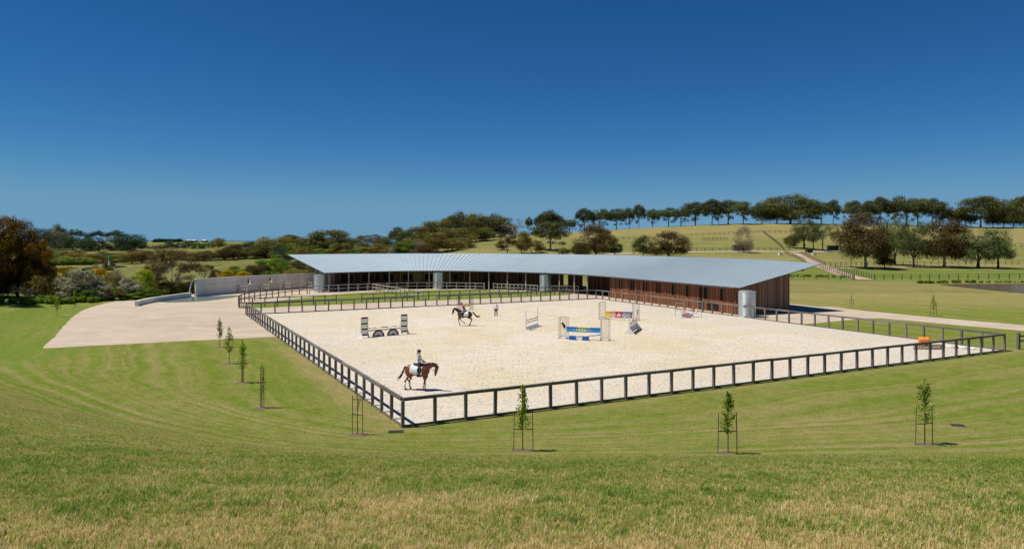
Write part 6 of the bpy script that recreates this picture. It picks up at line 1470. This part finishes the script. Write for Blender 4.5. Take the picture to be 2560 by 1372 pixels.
for px, py, lab in ((1951, 638, 'small white trough on the slope above the roof tip'), (2035, 637, 'small white box on the slope beside the upper track')):
    p = at_px(px, py); t = thing('water_trough', lab, 'trough', p, .2); m = MB()
    for dx, dy, sx, sy in ((0, -.42, 1.3, .08), (0, .42, 1.3, .08), (-.61, 0, .08, .76), (.61, 0, .08, .76)): m.box((dx, dy, .33), (sx, sy, .66))
    m.box((0, 0, .3), (1.14, .76, .3)); m.obj('tub', M['white'], t)
p = at_px(1790, 603); t = thing('horse_yard', 'little pale green rail yard on the hill slope', 'fence', p, 0)
for k in range(7):
    for yy in (0, 4): MB().box((-5 + k * 1.7, yy, .8), (.12, .12, 1.6)).obj('post', M['green'], t)
for yy in (0, 4):
    for z in (1.5, .9): MB().box((.1, yy, z), (10.2, .06, .10)).obj('rail', M['green'], t)
p = at_px(273, 677); t = thing('bore_pole', 'slim pole with white and teal cylinder in the valley field', 'pole', p, 0)
hh = (677 - 641) * p.y / F; m = MB(); m.tube([(0, 0, 0), (0, 0, hh)], .07, 8); m.obj('pole', M['fascia'], t); m = MB(); m.tube([(0, 0, hh * .36), (0, 0, hh * .68)], .26, 12); m.obj('cylinder', M['white'], t); m = MB(); m.tube([(0, 0, hh * .69), (0, 0, hh * 1.05)], .24, 12); m.obj('cap', M['teal'], t)
for px, w, lab in ((479, 20, 'long low white-roofed shed on the horizon behind the dark pines'), (512, 9, 'tiny white house on the horizon beside the long shed')):
    Y = 1150; x = (px - 1280) / F * Y; z = terr(x, Y); t = thing('farm_shed', lab, 'shed', (x, Y, z), 0); ww = w * 1.25 * Y / F; hh = H + 1.6 * Y / F - z
    MB().box((0, 0, hh * .35), (ww, 8, hh * .7)).obj('wall', M['fascia'], t); m = MB(); m.add([(-ww / 2, -4.4, hh * .7), (ww / 2, -4.4, hh * .7), (ww / 2, 4.4, hh * .7), (-ww / 2, 4.4, hh * .7), (-ww / 2, 0, hh), (ww / 2, 0, hh)], [(0, 1, 5, 4), (2, 3, 4, 5), (0, 4, 3), (1, 2, 5), (3, 2, 1, 0)]); m.obj('roof', M['roofwhite'], t)
# hedges that read as one mass
def hedge(name, px, hgt, wid, leaf, mt, label, n=900, seed=1):
    rg = np.random.default_rng(seed); pts = resample([Vector(ray(*q)[:2]) for q in px], 1.0); cl = []
    for k in range(len(pts) * 2):
        p = pts[k % len(pts)]; x, y = p.x + rg.normal() * wid * .4, p.y + rg.normal() * wid * .4; h = hgt * (.5 + .6 * rg.random()); cl.append((x, y, terr(x, y) + h * .5, h * .6))
    me = crown_mesh(name, cl, max(8, n * 3 / len(cl)), leaf, M[mt], rg, .8); o = link(name, me); tag(o, label, 'hedge', None, 'stuff'); return o
hedge('hedge', [(115, 664), (175, 663), (232, 662)], 2.6, 2, .28, 'leaf_green', 'dark green hedge along the valley field', 2600)
hedge('ground_cover', [(205, 677), (240, 677), (275, 676)], 1.0, 2, .22, 'leaf_grn', 'dark ground cover mound on the valley field')
hedge('windbreak', [(385, 606), (450, 605.5)], 5.5, 4, 1.2, 'leaf_dark', 'low dark windbreak on the horizon')
hedge('reed_bank', [(2300, 708.5), (2360, 707.6), (2440, 707)], .6, 1.6, .10, 'leaf_green', 'green reeds along the far pond edge', 5000)
hedge('reed_bank', [(2450, 706.4), (2590, 706)], .4, 1.4, .09, 'leaf_green', 'green reeds along the pond beyond the brown water', 4000, 2)
hedge('long_grass', [(-40, 756), (40, 758), (130, 758), (200, 757), (300, 747), (400, 738)], 1.0, 1.8, .12, 'leaf_green', 'tall rank grass in front of the rusty gums', 11000, 3)
hedge('long_grass', [(1980, 690), (2060, 692), (2120, 694)], .4, 2.5, .10, 'leaf_green', 'pale rank grass under the short fence beside the gable', 5000, 4)

# ------------------------------------------------------------------ rough grass on the near hill
def tuft(seed, n=11, spread=.055, h=.075):
    rg = np.random.default_rng(seed); m = MB()
    for k in range(n):
        a = rg.random() * 6.28; r = spread * rg.random() ** .5; bx, by = math.cos(a) * r, math.sin(a) * r; hh = h * (.55 + .7 * rg.random()); l = hh * (.15 + .6 * rg.random()); b = rg.random() * 6.28; w = .0032 + .002 * rg.random()
        dx, dy = math.cos(b), math.sin(b); nx, ny = -dy * w, dx * w
        m.add([(bx - nx, by - ny, -.01), (bx + nx, by + ny, -.01), (bx + dx * l * .3 + nx * .8, by + dy * l * .3 + ny * .8, hh * .6), (bx + dx * l * .3 - nx * .8, by + dy * l * .3 - ny * .8, hh * .6), (bx + dx * l, by + dy * l, hh)], [(0, 1, 2, 3), (3, 2, 4)])
    return m.mesh('tuft', M['blade'])
def rough_grass():
    tc = bpy.data.collections.new('tufts')
    for k in range(6):
        o = bpy.data.objects.new('tuft', tuft(k, 11, .06, (.07, .06, .085, .05, .075, .10)[k])); tc.objects.link(o)
    rg = np.random.default_rng(5); xs = []; ys = []
    for y0, y1, den in ((5.5, 9, 420), (9, 12, 330), (12, 16, 230), (16, 20.5, 150), (20.5, 28, 60), (28, 40, 22)):
        for sgn in (0,):
            hw = y1 * .80 + 1.5; n = int((y1 - y0) * 2 * hw * den); x = rg.uniform(-hw, hw, n); y = rg.uniform(y0, y1, n); xs.append(x); ys.append(y)
    x = np.concatenate(xs); y = np.concatenate(ys); s = foot(x, y); keep = (rg.random(len(s)) > smooth01(14, 22, s)) | (s < 14); x, y, s = x[keep], y[keep], s[keep]
    cl = np.array([mnoise.noise((a * .9, b * 1.2, 0)) for a, b in zip(x, y)]); c2 = np.array([mnoise.noise((a * .25 + 7, b * .6, 3)) for a, b in zip(x, y)])
    keep = rg.random(len(x)) < .75 + .5 * cl; x, y, s, cl, c2 = (q[keep] for q in (x, y, s, cl, c2))
    z = rawh(x, y); n = len(x)
    me = bpy.data.meshes.new('rough_grass'); me.vertices.add(n); me.vertices.foreach_set('co', np.stack([x, y, z], 1).ravel())
    dry = np.interp(s, [5, 8.5, 10.5, 12, 14, 17, 20], [.50, .42, .28, .15, .08, .10, .32]) + .34 * c2 + .22 * rg.normal(size=n)
    tall = (cl > .42) & (rg.random(n) < .25)
    sc = (.65 + .55 * rg.random(n)) * np.where(tall, 1.7, 1.0) * np.interp(s, [8, 13, 20], [1.0, .95, .5]) * np.interp(y, [17, 32], [1.0, .55])
    for nm, v in (('dry', np.where(tall, dry - .35, dry)), ('scl', sc), ('rot', rg.random(n) * 6.283)):
        a = me.attributes.new(nm, 'FLOAT', 'POINT'); a.data.foreach_set('value', v.astype(np.float32))
    o = link('rough_grass', me); tag(o, 'rough unmown grass, green and straw coloured, on the near hill', 'grass', None, 'stuff')
    ng = bpy.data.node_groups.new('grass_scatter', 'GeometryNodeTree'); ng.interface.new_socket('Geometry', in_out='INPUT', socket_type='NodeSocketGeometry'); ng.interface.new_socket('Geometry', in_out='OUTPUT', socket_type='NodeSocketGeometry')
    N = ng.nodes.new; L = ng.links.new; gi, go = N('NodeGroupInput'), N('NodeGroupOutput')
    mp = N('GeometryNodeMeshToPoints'); ip = N('GeometryNodeInstanceOnPoints'); ci = N('GeometryNodeCollectionInfo'); ci.inputs['Collection'].default_value = tc; ci.inputs['Separate Children'].default_value = True; ci.inputs['Reset Children'].default_value = True
    ip.inputs['Pick Instance'].default_value = True
    rs = N('GeometryNodeInputNamedAttribute'); rs.data_type = 'FLOAT'; rs.inputs['Name'].default_value = 'scl'; rr = N('GeometryNodeInputNamedAttribute'); rr.data_type = 'FLOAT'; rr.inputs['Name'].default_value = 'rot'
    cx = N('ShaderNodeCombineXYZ'); L(rr.outputs['Attribute'], cx.inputs['Z']); e2r = N('FunctionNodeEulerToRotation'); L(cx.outputs[0], e2r.inputs[0])
    L(gi.outputs[0], mp.inputs['Mesh']); L(mp.outputs[0], ip.inputs['Points']); L(ci.outputs[0], ip.inputs['Instance']); L(e2r.outputs[0], ip.inputs['Rotation']); L(rs.outputs['Attribute'], ip.inputs['Scale']); L(ip.outputs[0], go.inputs[0])
    md = o.modifiers.new('scatter', 'NODES'); md.node_group = ng
rough_grass()
def mown_grass():
    rg = np.random.default_rng(9); n = 90000; y = 16 + 34 * rg.random(n) ** 1.25; x = rg.uniform(-1, 1, n) * (y * .8 + 2); s = foot(x, y)
    inside = ((x - A_.x) * (D_ - A_).y - (y - A_.y) * (D_ - A_).x < .4) & ((x - A_.x) * (B_ - A_).y - (y - A_.y) * (B_ - A_).x > -.4)
    keep = (s > 13) & (s < 45) & ~inside & (rg.random(n) < .25 + .75 * smooth01(13, 20, s)); x, y, s = x[keep], y[keep], s[keep]; k = len(x)
    z = rawh(x, y); me = bpy.data.meshes.new('mown_grass'); me.vertices.add(k); me.vertices.foreach_set('co', np.stack([x, y, z], 1).ravel())
    for nm, v in (('dry', .22 + .20 * rg.normal(size=k)), ('scl', .32 + .25 * rg.random(k)), ('rot', rg.random(k) * 6.283)):
        a = me.attributes.new(nm, 'FLOAT', 'POINT'); a.data.foreach_set('value', v.astype(np.float32))
    o = link('mown_grass', me); tag(o, 'short mown lawn blades between the near hill and arena', 'grass', None, 'stuff')
    md = o.modifiers.new('scatter', 'NODES'); md.node_group = bpy.data.node_groups['grass_scatter']
mown_grass()
